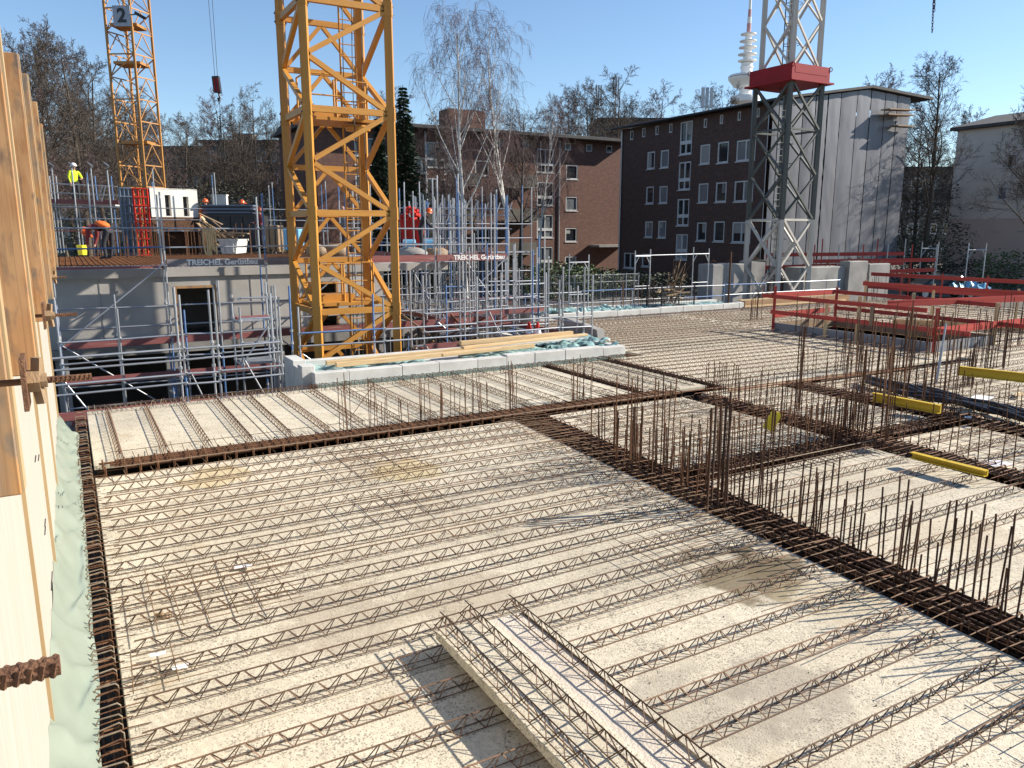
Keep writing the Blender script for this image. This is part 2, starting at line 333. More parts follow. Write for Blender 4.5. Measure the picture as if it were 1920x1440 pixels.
def frame_(a, b, w, h):
    a = Vector(a); b = Vector(b); x, y, d = basis(b-a)
    return Matrix.Translation(a) @ Matrix((x, y, d)).transposed().to_4x4() @ Matrix.Diagonal((w, h, (b-a).length, 1))
def rod(name, parent, a, b, r, mname, n=8): return put(name, unit('tube', mname, n), frame_(a, b, r, r), parent)
def beam(name, parent, a, b, w, h, mname): return put(name, unit('box', mname), frame_(a, b, w, h), parent)
def rnd(a, b): return random.uniform(a, b)
def text_mesh(body, size, mname, extrude=.003):
    cu = bpy.data.curves.new('txt', 'FONT'); cu.body = body; cu.size = size; cu.extrude = extrude; cu.align_x = 'CENTER'; cu.align_y = 'CENTER'; cu.resolution_u = 3
    cu.offset = size*.035
    o = bpy.data.objects.new('txt', cu); C.objects.link(o); bpy.context.view_layer.update()
    me = bpy.data.meshes.new_from_object(o.evaluated_get(bpy.context.evaluated_depsgraph_get())); bpy.data.objects.remove(o)
    me.materials.clear(); me.materials.append(MATS[mname]); return me
# ================================================================ SETTING: ground with the pit, slab
def sB(t): return 5.87 + .052*t                 # left face of the long beam trough
b = MB()
PS0, PS1, PT0, PT1, ZG, ZP = -14, 36, -8, 34, -0.8, -3.6
E = 900
def q4(*pts):
    k = len(b.v); b.v.extend(tuple(p) for p in pts); b.face(k, k+1, k+2, k+3)
q4(uv(-E, PT1, ZG), uv(E, PT1, ZG), uv(E, E, ZG), uv(-E, E, ZG)); q4(uv(-E, -E, ZG), uv(E, -E, ZG), uv(E, PT0, ZG), uv(-E, PT0, ZG))
q4(uv(-E, PT0, ZG), uv(PS0, PT0, ZG), uv(PS0, PT1, ZG), uv(-E, PT1, ZG)); q4(uv(PS1, PT0, ZG), uv(E, PT0, ZG), uv(E, PT1, ZG), uv(PS1, PT1, ZG))
b.cm = 1
q4(uv(PS0, PT0, ZP), uv(PS1, PT0, ZP), uv(PS1, PT1, ZP), uv(PS0, PT1, ZP))
for (a, c) in (((PS0, PT0), (PS1, PT0)), ((PS1, PT0), (PS1, PT1)), ((PS1, PT1), (PS0, PT1)), ((PS0, PT1), (PS0, PT0))):
    q4(uv(*a, ZG), uv(*a, ZP), uv(*c, ZP), uv(*c, ZG))
tag(b.build('ground', ['ground', 'pit']), kind='structure')
# formwork deck below the beams and slab panels
b = MB(); b.boxuv(-.30, 12.9, -3, 15.75, -.40, -.32); b.boxuv(12.9, 34.5, -3, 23.0, -.40, -.32)
fd = tag(b.build('formwork_deck', 'ply_brown'), kind='structure')
b = MB(); b.boxuv(-.2, 12.6, 15.35, 15.6, ZP, -.42); b.boxuv(12.95, 34, 22.5, 22.75, ZP, -.42); b.boxuv(12.95, 13.2, 15.9, 22.5, ZP, -.42); b.boxuv(-.2, .1, -3, 15.35, ZP, -.42)
tag(b.build('basement_wall', 'concrete_grey'), kind='structure')
slab = tag(bpy.data.objects.new('floor_slab', None), kind='structure'); C.objects.link(slab)
GIR = {}
def girder_mesh(L):
    n = max(2, int(round(L/.2))); key = n
    if key in GIR: return GIR[key], n*.2
    g = MB(); L = n*.2; h = .105; w = .042
    g.tube((0, 0, h), (L, 0, h), .0066, 4)
    for sg in (-1, 1):
        g.tube((-.03, sg*w, .006), (L+.02, sg*w, .006), .005, 3)
        for i in range(n):
            x = i*.2; y0 = sg*w
            g.tube((x, y0, .0), (x+.088, sg*.007, h), .0048, 3, cap=False); g.tube((x+.112, sg*.007, h), (x+.2, y0, .0), .0048, 3, cap=False)
    GIR[key] = g.mesh('lattice_girder', 'rust_girder'); return GIR[key], L
MU = Matrix((U, Vd, Vector((0, 0, 1)))).transposed().to_4x4()             # local x along U
MV = Matrix((Vd, -U, Vector((0, 0, 1)))).transposed().to_4x4()            # local x along Vd
def girder(par, s, t, L, along, z=0, w=0):
    me, L2 = girder_mesh(L); M = MU if along == 'u' else MV
    rot = Matrix.Rotation(R(rnd(-.6, .6)), 4, 'Z') @ Matrix.Rotation(R(rnd(-.12, .12)), 4, 'Y') @ Matrix.Rotation(R(rnd(-5, 5)), 4, 'X')
    put('lattice_girder', me, Matrix.Translation(uv(s, t, z)) @ M @ rot, par)
def panel(s0a, s1a, t0, s0b, s1b, t1, z=0, th=.07, name='slab_panel', m='slab'):
    p = MB(); p.hexa([uv(s0a, t0, z-th), uv(s1a, t0, z-th), uv(s1b, t1, z-th), uv(s0b, t1, z-th), uv(s0a, t0, z), uv(s1a, t0, z), uv(s1b, t1, z), uv(s0b, t1, z)])
    return p.build(name, m, slab, bevel=.006)
def bay(s0, s1, t0, t1, along, sp, pw=2.45, lf=None, rf=None, skip=None, first=None):
    lf = lf or (lambda t: s0); rf = rf or (lambda t: s1)
    if along == 'u':
        t = t0; zz = 0
        while t < t1-.3:
            e = min(t+pw, t1)
            if t1-e < .5: e = t1
            panel(lf(t+.009), rf(t+.009), t+.009, lf(e-.009), rf(e-.009), e-.009, rnd(-.004, .003))
            t = e
        g = first if first is not None else t0+.2
        while g < t1-.1:
            a = lf(g)+rnd(.02, .16); L = rf(g)-a-rnd(.02, .2)
            segs = [(a, L)]
            for (x0, x1, y0, y1) in (skip or []):
                if y0 < g < y1:
                    segs = [q for (aa, LL) in segs for q in ((aa, min(aa+LL, x0-.05)-aa), (max(aa, x1+.05), aa+LL-max(aa, x1+.05))) if q[1] > .5]
            for (aa, LL) in segs:
                if LL > 8: girder(slab, aa, g, LL*.5-.1, 'u', .004); girder(slab, aa+LL*.5+.05, g, LL*.5-.1, 'u', .004)
                else: girder(slab, aa, g, LL, 'u', .004)
            g += sp*rnd(.93, 1.07)
    else:
        s = s0
        while s < s1-.3:
            e = min(s+pw, s1)
            if s1-e < .5: e = s1
            panel(s+.006, e-.006, t0, s+.006, e-.006, t1, rnd(-.004, .003)); s = e
        g = s0+.35
        while g < s1-.1:
            girder(slab, g, t0+rnd(.05, .2), t1-t0-.3, 'v', .004); g += sp*rnd(.95, 1.05)
bay(.06, 0, -2.5, 11.22, 'u', .425, lf=lambda t: .06, rf=sB, first=-1.5)
bay(0, 10.25, -2.5, 7.12, 'u', .5, lf=lambda t: sB(t)+.62)
bay(0, 10.25, 7.75, 11.22, 'u', .48, lf=lambda t: sB(t)+.62)
bay(.06, 9.7, 11.85, 15.62, 'v', .62)
bay(9.9, 11.5, 11.85, 15.62, 'v', .5, pw=1.7)
bay(10.9, 12.85, -2.5, 7.2, 'u', .5)
bay(10.9, 12.85, 7.8, 11.4, 'u', .45)
OPEN = (19.9, 22.9, 12.3, 17.6)
bay(13.45, 34.4, -2.5, 10.9, 'u', .52)
# far field, with the guarded opening left free
for (a0, a1, c0, c1) in ((11.7, 19.8, 11.45, 15.7), (12.95, 19.8, 15.75, 22.9), (23.0, 34.4, 11.1, 22.9), (19.85, 22.95, 17.7, 22.9), (19.85, 22.95, 11.1, 12.2)):
    bay(a0, a1, c0, c1, 'u', .42, pw=2.4)
# loose precast strips that lie across the girders
p = thing('precast_strip', 'loose pale precast concrete strip with two lattice girders lying across the slab girders', 'concrete plank', uv(2.42, 4, .11), 'loose precast strips')
def strip_(root, s0, s1, t0, t1, z0, z1, m):
    q = MB(); n = 40; rows = []
    random.seed(int(s0*100))
    for i in range(n+1):
        t = t0+(t1-t0)*i/n; e = rnd(-.008, .008); f = rnd(-.008, .008)
        rows.append((uv(s0, t, z0), uv(s1, t, z0), uv(s1+f-.006, t, z1), uv(s0+e+.006, t, z1+rnd(-.003, .003))))
    for r_ in rows: q.v.extend(tuple(x) for x in r_)
    for i in range(n):
        k = i*4
        for j in range(4): q.face(k+j, k+(j+1) % 4, k+4+(j+1) % 4, k+4+j)
    q.face(0, 1, 2, 3); q.face(n*4+3, n*4+2, n*4+1, n*4)
    return q.build('concrete_strip', m, root)
strip_(p, 2.2, 2.62, 1.0, 5.04, .115, .18, 'slab')
girder(p, 2.30, .9, 4.2, 'v', .184); girder(p, 2.50, 1.0, 4.2, 'v', .184)
p = thing('precast_strip', 'loose pinkish precast strip with one girder along its bright rim', 'concrete plank', uv(2.85, 4, .11), 'loose precast strips')
strip_(p, 2.63, 3.0, 1.0, 5.02, .112, .15, 'precast_pink')
q = MB(); q.boxuv(2.955, 3.005, 1.0, 5.0, .151, .168); q.build('rim', 'slab', p)
q = MB(); q.boxuv(2.625, 2.66, 1.0, 5.0, .151, .172); q.build('rim', 'slab', p)
girder(p, 2.93, .95, 4.2, 'v', .155)

# ================================================================ beam cages
def stirrup_mesh(w, h, r=.0085, tail=.07):
    q = MB(); c = .03
    q.path([(-w/2, 0, h*.6), (-w/2, 0, h-c), (-w/2+c, 0, h), (w/2-c, 0, h), (w/2, 0, h-c), (w/2, 0, 0), (-w/2, 0, 0), (-w/2, 0, h*.65)], r, 4)
    q.path([(w/2-c, .014, h+.002), (w/2, .014, h-c), (w/2, .014, h-.12)], r, 4)
    return q.mesh('stirrup', 'rust_stirrup')
def cage(label, p0, p1, w, zt, zb, nl, step, side=None, group='beam cages', lr=.0125, m='rust_dark'):
    p0 = Vector(p0); p1 = Vector(p1); d = (p1-p0).normalized(); L = (p1-p0).length; x = d.cross(Vector((0, 0, 1)))
    root = thing('beam_cage', label, 'rebar cage', (p0+p1)/2+Vector((0, 0, zb)), group)
    for i in range(nl):
        o = (i/(nl-1)-.5)*(w-.05)
        k = rnd(0, .5)
        rod('main_bar', root, p0+x*(o+rnd(-.008, .008))+d*k+Vector((0, 0, zt-.042+rnd(-.012, .004))), p1+x*(o+rnd(-.008, .008))-d*rnd(0, .4)+Vector((0, 0, zt-.042+rnd(-.012, .004))), lr, m, 7)
        if i % 2 == 0: rod('main_bar', root, p0+x*o+Vector((0, 0, zb+.03)), p1+x*o+Vector((0, 0, zb+.03)), lr, m, 6)
        if i in (0, nl-1): rod('side_bar', root, p0+x*o*1.04+Vector((0, 0, (zb+zt)/2)), p1+x*o*1.04+Vector((0, 0, (zb+zt)/2)), .009, m, 6)
    me = stirrup_mesh(w, zt-zb)
    n = int(L/step); M0 = Matrix((x, d, Vector((0, 0, 1)))).transposed().to_4x4()
    for i in range(n):
        put('stirrup', me, Matrix.Translation(p0+d*(step*(i+.5)+rnd(-.03, .03))+Vector((0, 0, zb+rnd(-.006, .012)))) @ M0 @ Matrix.Rotation(R(rnd(-3, 3)), 4, 'Z'), root)
    return root, p0, d, x, L
ZB = -.26
cA = cage('long rusty beam cage crossing between the two slab bays at the pit side', uv(.1, 11.54), uv(10.4, 11.54), .46, .10, ZB, 8, .21, lr=.0165, m='rust')
cB = cage('wide rusty beam cage running along the starter bar row to the bright main bay', uv(sB(-1)+.31, -1), uv(sB(11.2)+.31, 11.2), .50, .10, ZB, 6, .165, lr=.015)
cC = cage('short beam cage branching off the wide cage beside the thick column bars', uv(6.9, 7.44), uv(10.4, 7.44), .44, .08, ZB, 7, .14)
cD = cage('rusty beam cage under the low yellow board lying flat', uv(10.58, -1.5), uv(10.58, 11.2), .46, .09, ZB, 7, .14)
cE = cage('rusty beam cage beside the black cable bundle', uv(13.15, -1.5), uv(13.15, 11.2), .44, .09, ZB, 7, .15)
cF = cage('short beam cage joining the cages near the yellow boards', uv(10.9, 7.5), uv(12.9, 7.5), .40, .08, ZB, 6, .15)
cL = cage('narrow hoop cage in the dark trough along the green film', uv(-.035, -.5), uv(-.035, 15.6), .15, -.06, -.28, 3, .3, lr=.007)
hpL = MB(); hpL.path([(-.085, 0, -.25), (-.085, 0, .0), (-.07, 0, .03), (.05, .01, .035), (.068, .012, .015), (.07, .012, -.2)], .0055, 5); hpL = hpL.mesh('hairpin', 'wire')
hpR = hpL.copy(); hpR.materials.clear(); hpR.materials.append(MATS['rust'])
tt_ = -.4
while tt_ < 15.5:
    put('hairpin', hpL if random.random() < .6 else hpR, Matrix.Translation(uv(-.035, tt_, rnd(-.02, .03))) @ MU @ Matrix.Rotation(R(rnd(-9, 9)), 4, 'Z') @ Matrix.Rotation(R(rnd(-10, 10)), 4, 'X'), cL[0]); tt_ += rnd(.07, .16)
cG = cage('thin rusty joint cage between precast bays near the white upstand', uv(9.8, 11.8), uv(9.8, 15.6), .14, .08, -.05, 4, .1, lr=.008)
cH = cage('thin rusty joint cage at the step of the slab edge', uv(11.6, 11.5), uv(11.6, 15.6), .14, .08, -.05, 4, .1, lr=.008)
# bars lying on the slab beside the beams (hair pins and lap bars)
PIN = {}
def lap_bars(root, pts, dirv, Lr, z, r=.005, m='rust', hook=0):
    for p in pts:
        L = rnd(*Lr); key = (round(L, 1), r, m, hook)
        if key not in PIN:
            q = MB(); L_ = key[0]
            q.path([(0, 0, 0), (L_*.5, .006, .004), (L_, 0, 0)] + ([(L_+.012, 0, -.012), (L_+.012, 0, -hook)] if hook else []), r, 4); PIN[key] = q.mesh('lap_bar', m)
        x = dirv.normalized(); y = Vector((0, 0, 1)).cross(x)
        put('lap_bar', PIN[key], Matrix.Translation(p+Vector((0, 0, z+rnd(-.01, .012)))) @ Matrix((x, y, Vector((0, 0, 1)))).transposed().to_4x4() @ Matrix.Rotation(R(rnd(-2.5, 2.5)), 4, 'Z'), root)
def frange(a, b, st_):
    x = a
    while x < b: yield x; x += st_*rnd(.85, 1.15)
rB = cB[0]
lap_bars(rB, [uv(sB(t)-rnd(.35, .55), t) for t in frange(-.5, 11, .13)], U, (.45, .75), .112, .0055, 'rust_pale', .08)
lap_bars(rB, [uv(sB(t)-rnd(.9, 1.4), t) for t in frange(-.5, 11, .6)], U, (.9, 1.3), .118, .0045, 'rust_pale')
lap_bars(rB, [uv(sB(t)+.5, t) for t in frange(-.5, 11, .2)], U, (.3, .6), .112, .005, 'rust')
for s_ in (.10,): 
    rod('tie_bar', rB, uv(sB(-1)-s_, -1, .117), uv(sB(11)-s_, 11, .117), .0045, 'rust_dark', 5)
rA = cA[0]
lap_bars(rA, [uv(s, 11.45) for s in frange(.4, 9.5, .16)], Vd, (.45, .85), .108, .0045, 'rust')
lap_bars(rA, [uv(s, 11.1) for s in frange(.4, 6.2, .3)], -Vd, (.25, .5), .09, .004, 'rust_pale')
rod('edge_bar', rA, uv(.25, 11.19, .115), uv(9.8, 11.19, .115), .006, 'wire', 6)
rod('edge_bar', rA, uv(.25, 12.0, .12), uv(9.5, 12.05, .13), .0045, 'rust', 5)
lap_bars(cC[0], [uv(s, 7.2) for s in frange(6.9, 10.3, .14)], -Vd, (.3, .7), .09, .0045, 'rust')
rod('edge_bar', cC[0], uv(6.9, 7.08, .11), uv(10.3, 7.08, .11), .006, 'wire', 6)
lap_bars(cC[0], [uv(s, 7.6) for s in frange(6.9, 10.3, .16)], Vd, (.3, .9), .09, .0045, 'rust')
lap_bars(cD[0], [uv(10.5-rnd(.4, .8), t) for t in frange(0, 10.5, .14)], U, (1.0, 1.6), .105, .005, 'rust')
lap_bars(cE[0], [uv(13.1-rnd(.5, .9), t) for t in frange(0, 10.8, .16)], U, (1.2, 1.9), .105, .005, 'rust')
lap_bars(cL[0], [uv(-.1, t) for t in frange(1, 11.3, .13)], U, (.2, .32), .012, .0045, 'rust')
# edge hoops at the pit side of the slab
ed = thing('edge_reinforcement', 'tangled rusty edge hoops along the slab rim below the long white upstand', 'rebar', uv(6, 15.5))
hp = MB(); hp.path([(0, 0, 0), (0, .0, .09), (0, .05, .12), (0, .26, .12), (0, .3, .09), (0, .3, 0)], .005, 4); hpm = hp.mesh('hoop', 'rust'); hp2 = hp.mesh('hoop_pale', 'wire')
for s in frange(.1, 12.3, .085):
    put('hoop', hpm if s > 4 else hp2, Matrix.Translation(uv(s, 15.28+rnd(-.04, .04), 0)) @ MU @ Matrix.Rotation(R(rnd(-14, 14)), 4, 'Z'), ed)
for k in range(3): rod('edge_bar', ed, uv(.1, 15.32+.1*k, .09+.01*k), uv(12.4, 15.34+.1*k, .1), .006, 'rust', 5)
ed = thing('edge_reinforcement', 'rusty edge hoops along the slab rim below the far upstand with green film', 'rebar', uv(20, 22.8))
for s in frange(13.2, 30, .14):
    put('hoop', hpm, Matrix.Translation(uv(s, 22.6+rnd(-.05, .05), 0)) @ MU @ Matrix.Rotation(R(rnd(-14, 14)), 4, 'Z'), ed)
for k in range(3): rod('edge_bar', ed, uv(13.1, 22.6+.12*k, .09), uv(31, 22.6+.12*k, .1), .007, 'rust', 5)
# ================================================================ starter bars
SB = {}
def starter(root, p, h, r=.008, lean=3.5, m='rust'):
    key = (round(h, 1), r, m)
    if key not in SB:
        q = MB(); q.path([(0, 0, -.2), (.004, 0, key[0]*.5), (0, 0, key[0])], r, 5); SB[key] = q.mesh('starter_bar', m)
    put('starter_bar', SB[key], Matrix.Translation(p) @ Matrix.Rotation(R(rnd(0, 360)), 4, 'Z') @ Matrix.Rotation(R(random.gauss(0, lean*.55)), 4, 'X') @ Matrix.Diagonal((1, 1, h/key[0], 1)), root)
random.seed(21)
for t in frange(.6, 6.2, .085):
    starter(rB, uv(sB(t)+.52+rnd(-.05, .05), t), rnd(.55, .95)*(1 if random.random() > .1 else .5), .009, 3.5, 'rust_dark')
    if random.random() < .4: starter(rB, uv(sB(t)+.30+rnd(-.1, .12), t), rnd(.5, .85), .009, 3.5, 'rust_dark')
for (px, py) in ((1325, 962), (1333, 955), (1345, 958), (1352, 950), (1362, 948), (1357, 965)):
    starter(rB, G(px, py), rnd(1.2, 1.42), .0155, 1.3, 'rust_dark')
for i in range(14):                      # tall bars of the first column
    t = rnd(7.3, 8.4); starter(rB, uv(sB(t)+rnd(.08, .55), t), rnd(1.15, 1.4), .0085, 2.2)
for t in frange(6.3, 9.0, .13):
    starter(rB, uv(sB(t)+rnd(.05, .6), t), rnd(.5, .85), .009, 3.5, 'rust_dark'); starter(rB, uv(sB(t)+rnd(.0, .7), t), rnd(.5, .8), .009)
    if random.random() < .8: starter(rB, uv(sB(t)+rnd(.05, .6), t), rnd(.45, .85))
for s in frange(6.9, 10.4, .095):
    starter(cC[0], uv(s, 7.30+rnd(-.03, .03)), rnd(.55, .78)); starter(cC[0], uv(s+.05, 7.60+rnd(-.03, .03)), rnd(.55, .8))
for t in frange(7.6, 10.9, .11):
    starter(cD[0], uv(10.45+rnd(-.04, .04), t), rnd(.55, .8)); starter(cD[0], uv(10.72+rnd(-.04, .04), t), rnd(.55, .8))
for t in frange(1.5, 7.3, .14): starter(cD[0], uv(10.75+rnd(-.04, .04), t), rnd(.55, .75))
for i in range(22): starter(cD[0], uv(10.6+rnd(-.3, .6), 7.4+rnd(-.5, .6)), rnd(1.4, 1.9), .009, 2.2)
for t in frange(2.5, 10.8, .1): starter(cE[0], uv(13.2+rnd(-.15, .15), t), rnd(.6, .9), .0075)
for i in range(24): starter(cE[0], uv(13.1+rnd(-.3, .5), 8.2+rnd(-.7, .7)), rnd(1.3, 2.0), .009, 2.5)
for i in range(20): starter(cE[0], uv(13.4+rnd(-.3, .5), 5.2+rnd(-.5, .5)), rnd(1.0, 1.6), .009, 2.5)
for i in range(5): starter(cE[0], G(1496+rnd(-5, 5), 762+rnd(-5, 5)), rnd(1.3, 1.55), .011, 2)
for (px, n, hh) in ((648, 5, .95), (700, 4, .8), (722, 3, .6), (760, 4, .55), (800, 5, .75), (835, 6, .72), (862, 4, .7), (895, 5, .75), (915, 3, .6), (958, 9, .95), (1085, 9, .85), (1105, 4, .8)):
    for i in range(n):
        x = px+rnd(-12, 12); y = 818-(px-648)*.1325
        starter(rA, G(x, y+rnd(-8, 3)), hh*rnd(.75, 1.1), .0065, 5)
rod('tie_bar', rA, G(650, 806)+Vector((0, 0, .62)), G(955, 765)+Vector((0, 0, .66)), .0045, 'rust', 5)
rod('tie_bar', rA, G(648, 808)+Vector((0, 0, .1)), G(705, 795)+Vector((0, 0, .7)), .006, 'rust', 5)
# starter bars of walls out on the far field, cluster by cluster
far_spots = ((1415, 600, 6, 1.2, 'beside the red guarded opening corner'), (1520, 628, 8, 1.3, 'inside the red guarded opening'), (1600, 700, 9, 1.5, 'in front of the rusty flat bar end'),
             (1700, 690, 9, 1.4, 'beside the leaning steel prop'), (1770, 655, 7, 1.3, 'in front of the pink sunlit board'), (1860, 690, 9, 1.4, 'behind the longest yellow board'),
             (1905, 650, 8, 1.5, 'at the end of the pink sunlit board'), (1820, 720, 8, 1.0, 'over the black cable bundle'), (1030, 600, 7, 1.2, 'at the corner of the far upstand'),
             (1168, 590, 6, 1.5, 'in front of the crumpled film on the far upstand'), (1215, 585, 8, 1.3, 'beside the wire scrap basket'), (1640, 560, 6, 1.2, 'under the far red rails'), (1700, 540, 7, 1.2, 'at the far red rail corner'))
for (px, py, n, hh, where) in far_spots:
    c = G(px, py); root = thing('starter_bar_cluster', 'cluster of upright rusty starter bars '+where, 'rebar', c, 'starter bar clusters')
    for i in range(int(n*1.8)):
        starter(root, c+U*rnd(-.5, .5)+Vd*rnd(-.35, .35), hh*rnd(.6, 1.05), .010, 3, 'rust_dark')
    beam('footing_bar', root, c-U*.5+Vector((0, 0, .02)), c+U*.5+Vector((0, 0, .02)), .012, .012, 'rust')
# loose welded meshes in the main bay
def mat_mesh(label, s0, s1, t0, t1, z, stp):
    root = thing('rebar_mesh', label, 'rebar mesh', uv((s0+s1)/2, (t0+t1)/2, z), 'loose reinforcing meshes')
    for t in frange(t0, t1, stp): rod('bar', root, uv(s0+rnd(-.1, .1), t, z), uv(s1+rnd(-.12, .12), t+rnd(-.02, .02), z), .0042, 'rust_pale', 4)
    for s in frange(s0, s1, stp*2.2): rod('bar', root, uv(s, t0-.05, z+.008), uv(s+rnd(-.03, .03), t1+.05, z+.008), .0042, 'rust_pale', 4)
mat_mesh('loose welded mesh near the hoop cage and the white paper', .35, 1.5, 6.25, 7.45, .115, .10)
mat_mesh('short ladder of mesh bars beside the two paper tags', .12, .62, 5.55, 6.05, .05, .13)
mat_mesh('welded mesh over the yellow stained concrete of the main bay', 3.0, 4.1, 9.2, 10.6, .115, .13)
mat_mesh('welded mesh in the middle of the main bay next to the yellowish stain', 2.6, 3.6, 7.6, 8.6, .118, .14)
mat_mesh('mesh over the brown damp patch beside the wide beam cage', 4.6, 5.6, 5.0, 5.9, .118, .12)
mat_mesh('mesh corner with crossed bars at the low end of the wide cage', 5.0, 5.9, 1.5, 2.5, .118, .13)
mat_mesh('mesh behind the wide cage between thick column bars and yellow plate', 7.2, 9.8, 8.2, 10.6, .118, .2)
mat_mesh('mesh at the near cage with yellow board resting on it', 11.0, 12.7, 3.5, 6.9, .118, .18)
mat_mesh('dense mesh around the black cables', 13.6, 16.5, 5.5, 10.5, .118, .22)
# damp brown patch and small litter
def litter(name, label, cat, px, py, w, d, m, rz, z=.012, group=None):
    c = G(px, py, z); q = MB(); k = 4
    P_ = []
    for i in range(k+1):
        for j in range(k+1):
            P_.append(c + Matrix.Rotation(rz, 3, 'Z') @ Vector(((i/k-.5)*w, (j/k-.5)*d, .012*noise.noise(Vector((i*.9, j*.9, px))))) )
    q.v = [tuple(p) for p in P_]
    for i in range(k):
        for j in range(k): a = i*(k+1)+j; q.face(a, a+k+1, a+k+2, a+1)
    o = q.build(name, m); md = o.modifiers.new('thick', 'SOLIDIFY'); md.thickness = .0015
    return tag(o, label, cat, group)
litter('paper_sheet', 'crumpled white paper sheet lying on the main bay', 'paper', 456, 1062, .16, .07, 'paper', .3, .03)
litter('paper_tag', 'white printed tag hanging on a girder, the farther from the film', 'tag', 296, 1226, .11, .05, 'paper', .35, .06)
litter('paper_tag', 'white printed tag lying by a girder joint, nearer the film end', 'tag', 338, 1250, .11, .06, 'paper', .35, .04)
q = MB()
for i in range(16): q.sphere(G(308+rnd(-14, 14), 1154+rnd(-4, 4), .015), rnd(.012, .03), 6, 4, (1, .8, .6))
tag(q.build('debris_heap', 'wood_grey'), 'small heap of brown crumbs beside the short ladder of mesh', 'debris')
random.seed(91); q = MB()
for i in range(1500):
    if random.random() < .6: p_ = uv(rnd(.1, 5.9), rnd(1.2, 11.1), .004)
    else: p_ = uv(rnd(6.9, 12.5), rnd(1.5, 11), .004)
    r_ = rnd(.003, .011); a = rnd(0, 6.28); k = len(q.v)
    q.v += [tuple(p_+Vector((r_*math.cos(a+w_), r_*math.sin(a+w_)*rnd(.5, 1), 0))) for w_ in (0, 2.1, 4.2)] + [tuple(p_+Vector((0, 0, r_*rnd(.6, 1.3))))]
    for f in ((0, 1, 3), (1, 2, 3), (2, 0, 3)): q.face(k+f[0], k+f[1], k+f[2])
for i in range(220):
    p_ = uv(rnd(.1, 5.9), rnd(1.2, 11.1), .006); a = rnd(0, 6.28); q.path([p_, p_+Vector((math.cos(a), math.sin(a), .08))*rnd(.03, .08), p_+Vector((math.cos(a+.7), math.sin(a+.7), .0))*rnd(.06, .12)], .0018, 3)
tag(q.build('crumbs', 'debris'), 'scattered concrete crumbs and tie wire bits on the slab', 'debris', kind='stuff')
# rusty flat bars along the bay joint
fb = thing('flat_bar', 'long rusty orange flat steel bar lying along the slab joint', 'steel bar', G(1550, 718, .1))
beam('bar', fb, uv(11.3, 11.05, .06), uv(16.9, 10.85, .06), .06, .012, 'rust_orange'); beam('bar', fb, uv(11.4, 11.2, .05), uv(15.5, 11.12, .05), .04, .012, 'rust_orange')
beam('bar', fb, uv(9.9, 11.42, .06), uv(11.7, 11.35, .06), .06, .012, 'rust')
# yellow boards
def ybar(label, a, b2, w, h):
    o = thing('yellow_board', label, 'board', a, 'yellow boards')
    beam('web', o, a, b2, w*.3, h, 'yellow_board'); d = Vector((0, 0, h/2)); sd = (b2-a).normalized().cross(Vector((0, 0, 1)))*w*.35
    beam('flange', o, a+d+sd, b2+d+sd, w, .012, 'yellow_board'); beam('flange', o, a-d+sd, b2-d+sd, w, .012, 'yellow_board')
ybar('long yellow steel board resting high on starter bars beside the cables', G(1797, 694, .75), G(1960, 712, .75), .09, .15)
ybar('yellow steel board resting on starter bars in front of the black cables', G(1638, 743, .62), G(1764, 767, .62), .08, .12)
ybar('yellow steel board lying low on the rusty beam cage', G(1712, 852, .17), G(1852, 887, .17), .09, .07)
q = MB(); a0 = G(1430, 800, .4); a1 = Dp(1449, 811, a0.y); a2 = Dp(1467, 777, a0.y); a3 = Dp(1449, 769, a0.y)
q.poly([a0, a1, a2, a3], (0, .012, .004))
o = thing('yellow_plate', 'bright yellow plate standing tilted among starter bars', 'plate', a0); q.build('plate', 'yellow_plate', o)
rod('tie_wire', o, a3, a3+Vector((0, 0, -.5)), .004, 'wire', 5); rod('tie_wire', o, a1, a1+Vector((.02, .02, -.3)), .004, 'wire', 5)
# black cable bundle
cb = thing('cable_bundle', 'thick black cable bundle draped across the rusty cages', 'cables', G(1780, 745))
for i in range(9):
    q = MB(); pts = []
    for k in range(13):
        f = k/12; p_ = G(1622+f*320+rnd(-4, 4), 716+f*78+16*math.sin(f*5+i)*.3+(i-4)*1.7, .1); pts.append(p_+Vector((0, 0, .05+.03*math.sin(k*1.3+i)+.02*(i % 3))))
    q.path(pts, .034, 7); q.build('cable', 'cable', cb, smooth=True)
litter('film_scrap', 'crumpled clear film scrap on the black cables', 'film', 1842, 745, .4, .3, 'paper', .8, .22)
litter('film_scrap', 'crumpled pale film scrap beside the low yellow board', 'film', 1868, 868, .35, .25, 'paper', .3, .06)
litter('paper_sheet', 'white paper scrap on the beam cage behind the low yellow board', 'paper', 1815, 782, .15, .1, 'paper', 1.0, .12)
litter('wood_scrap', 'pale wood offcut at the end of the rusty flat bar', 'wood', 1742, 694, .3, .1, 'wood_new', .6, .06)
litter('wood_scrap', 'splintered wood offcut beside the cable end', 'wood', 1912, 738, .5, .12, 'wood_new', .9, .08)
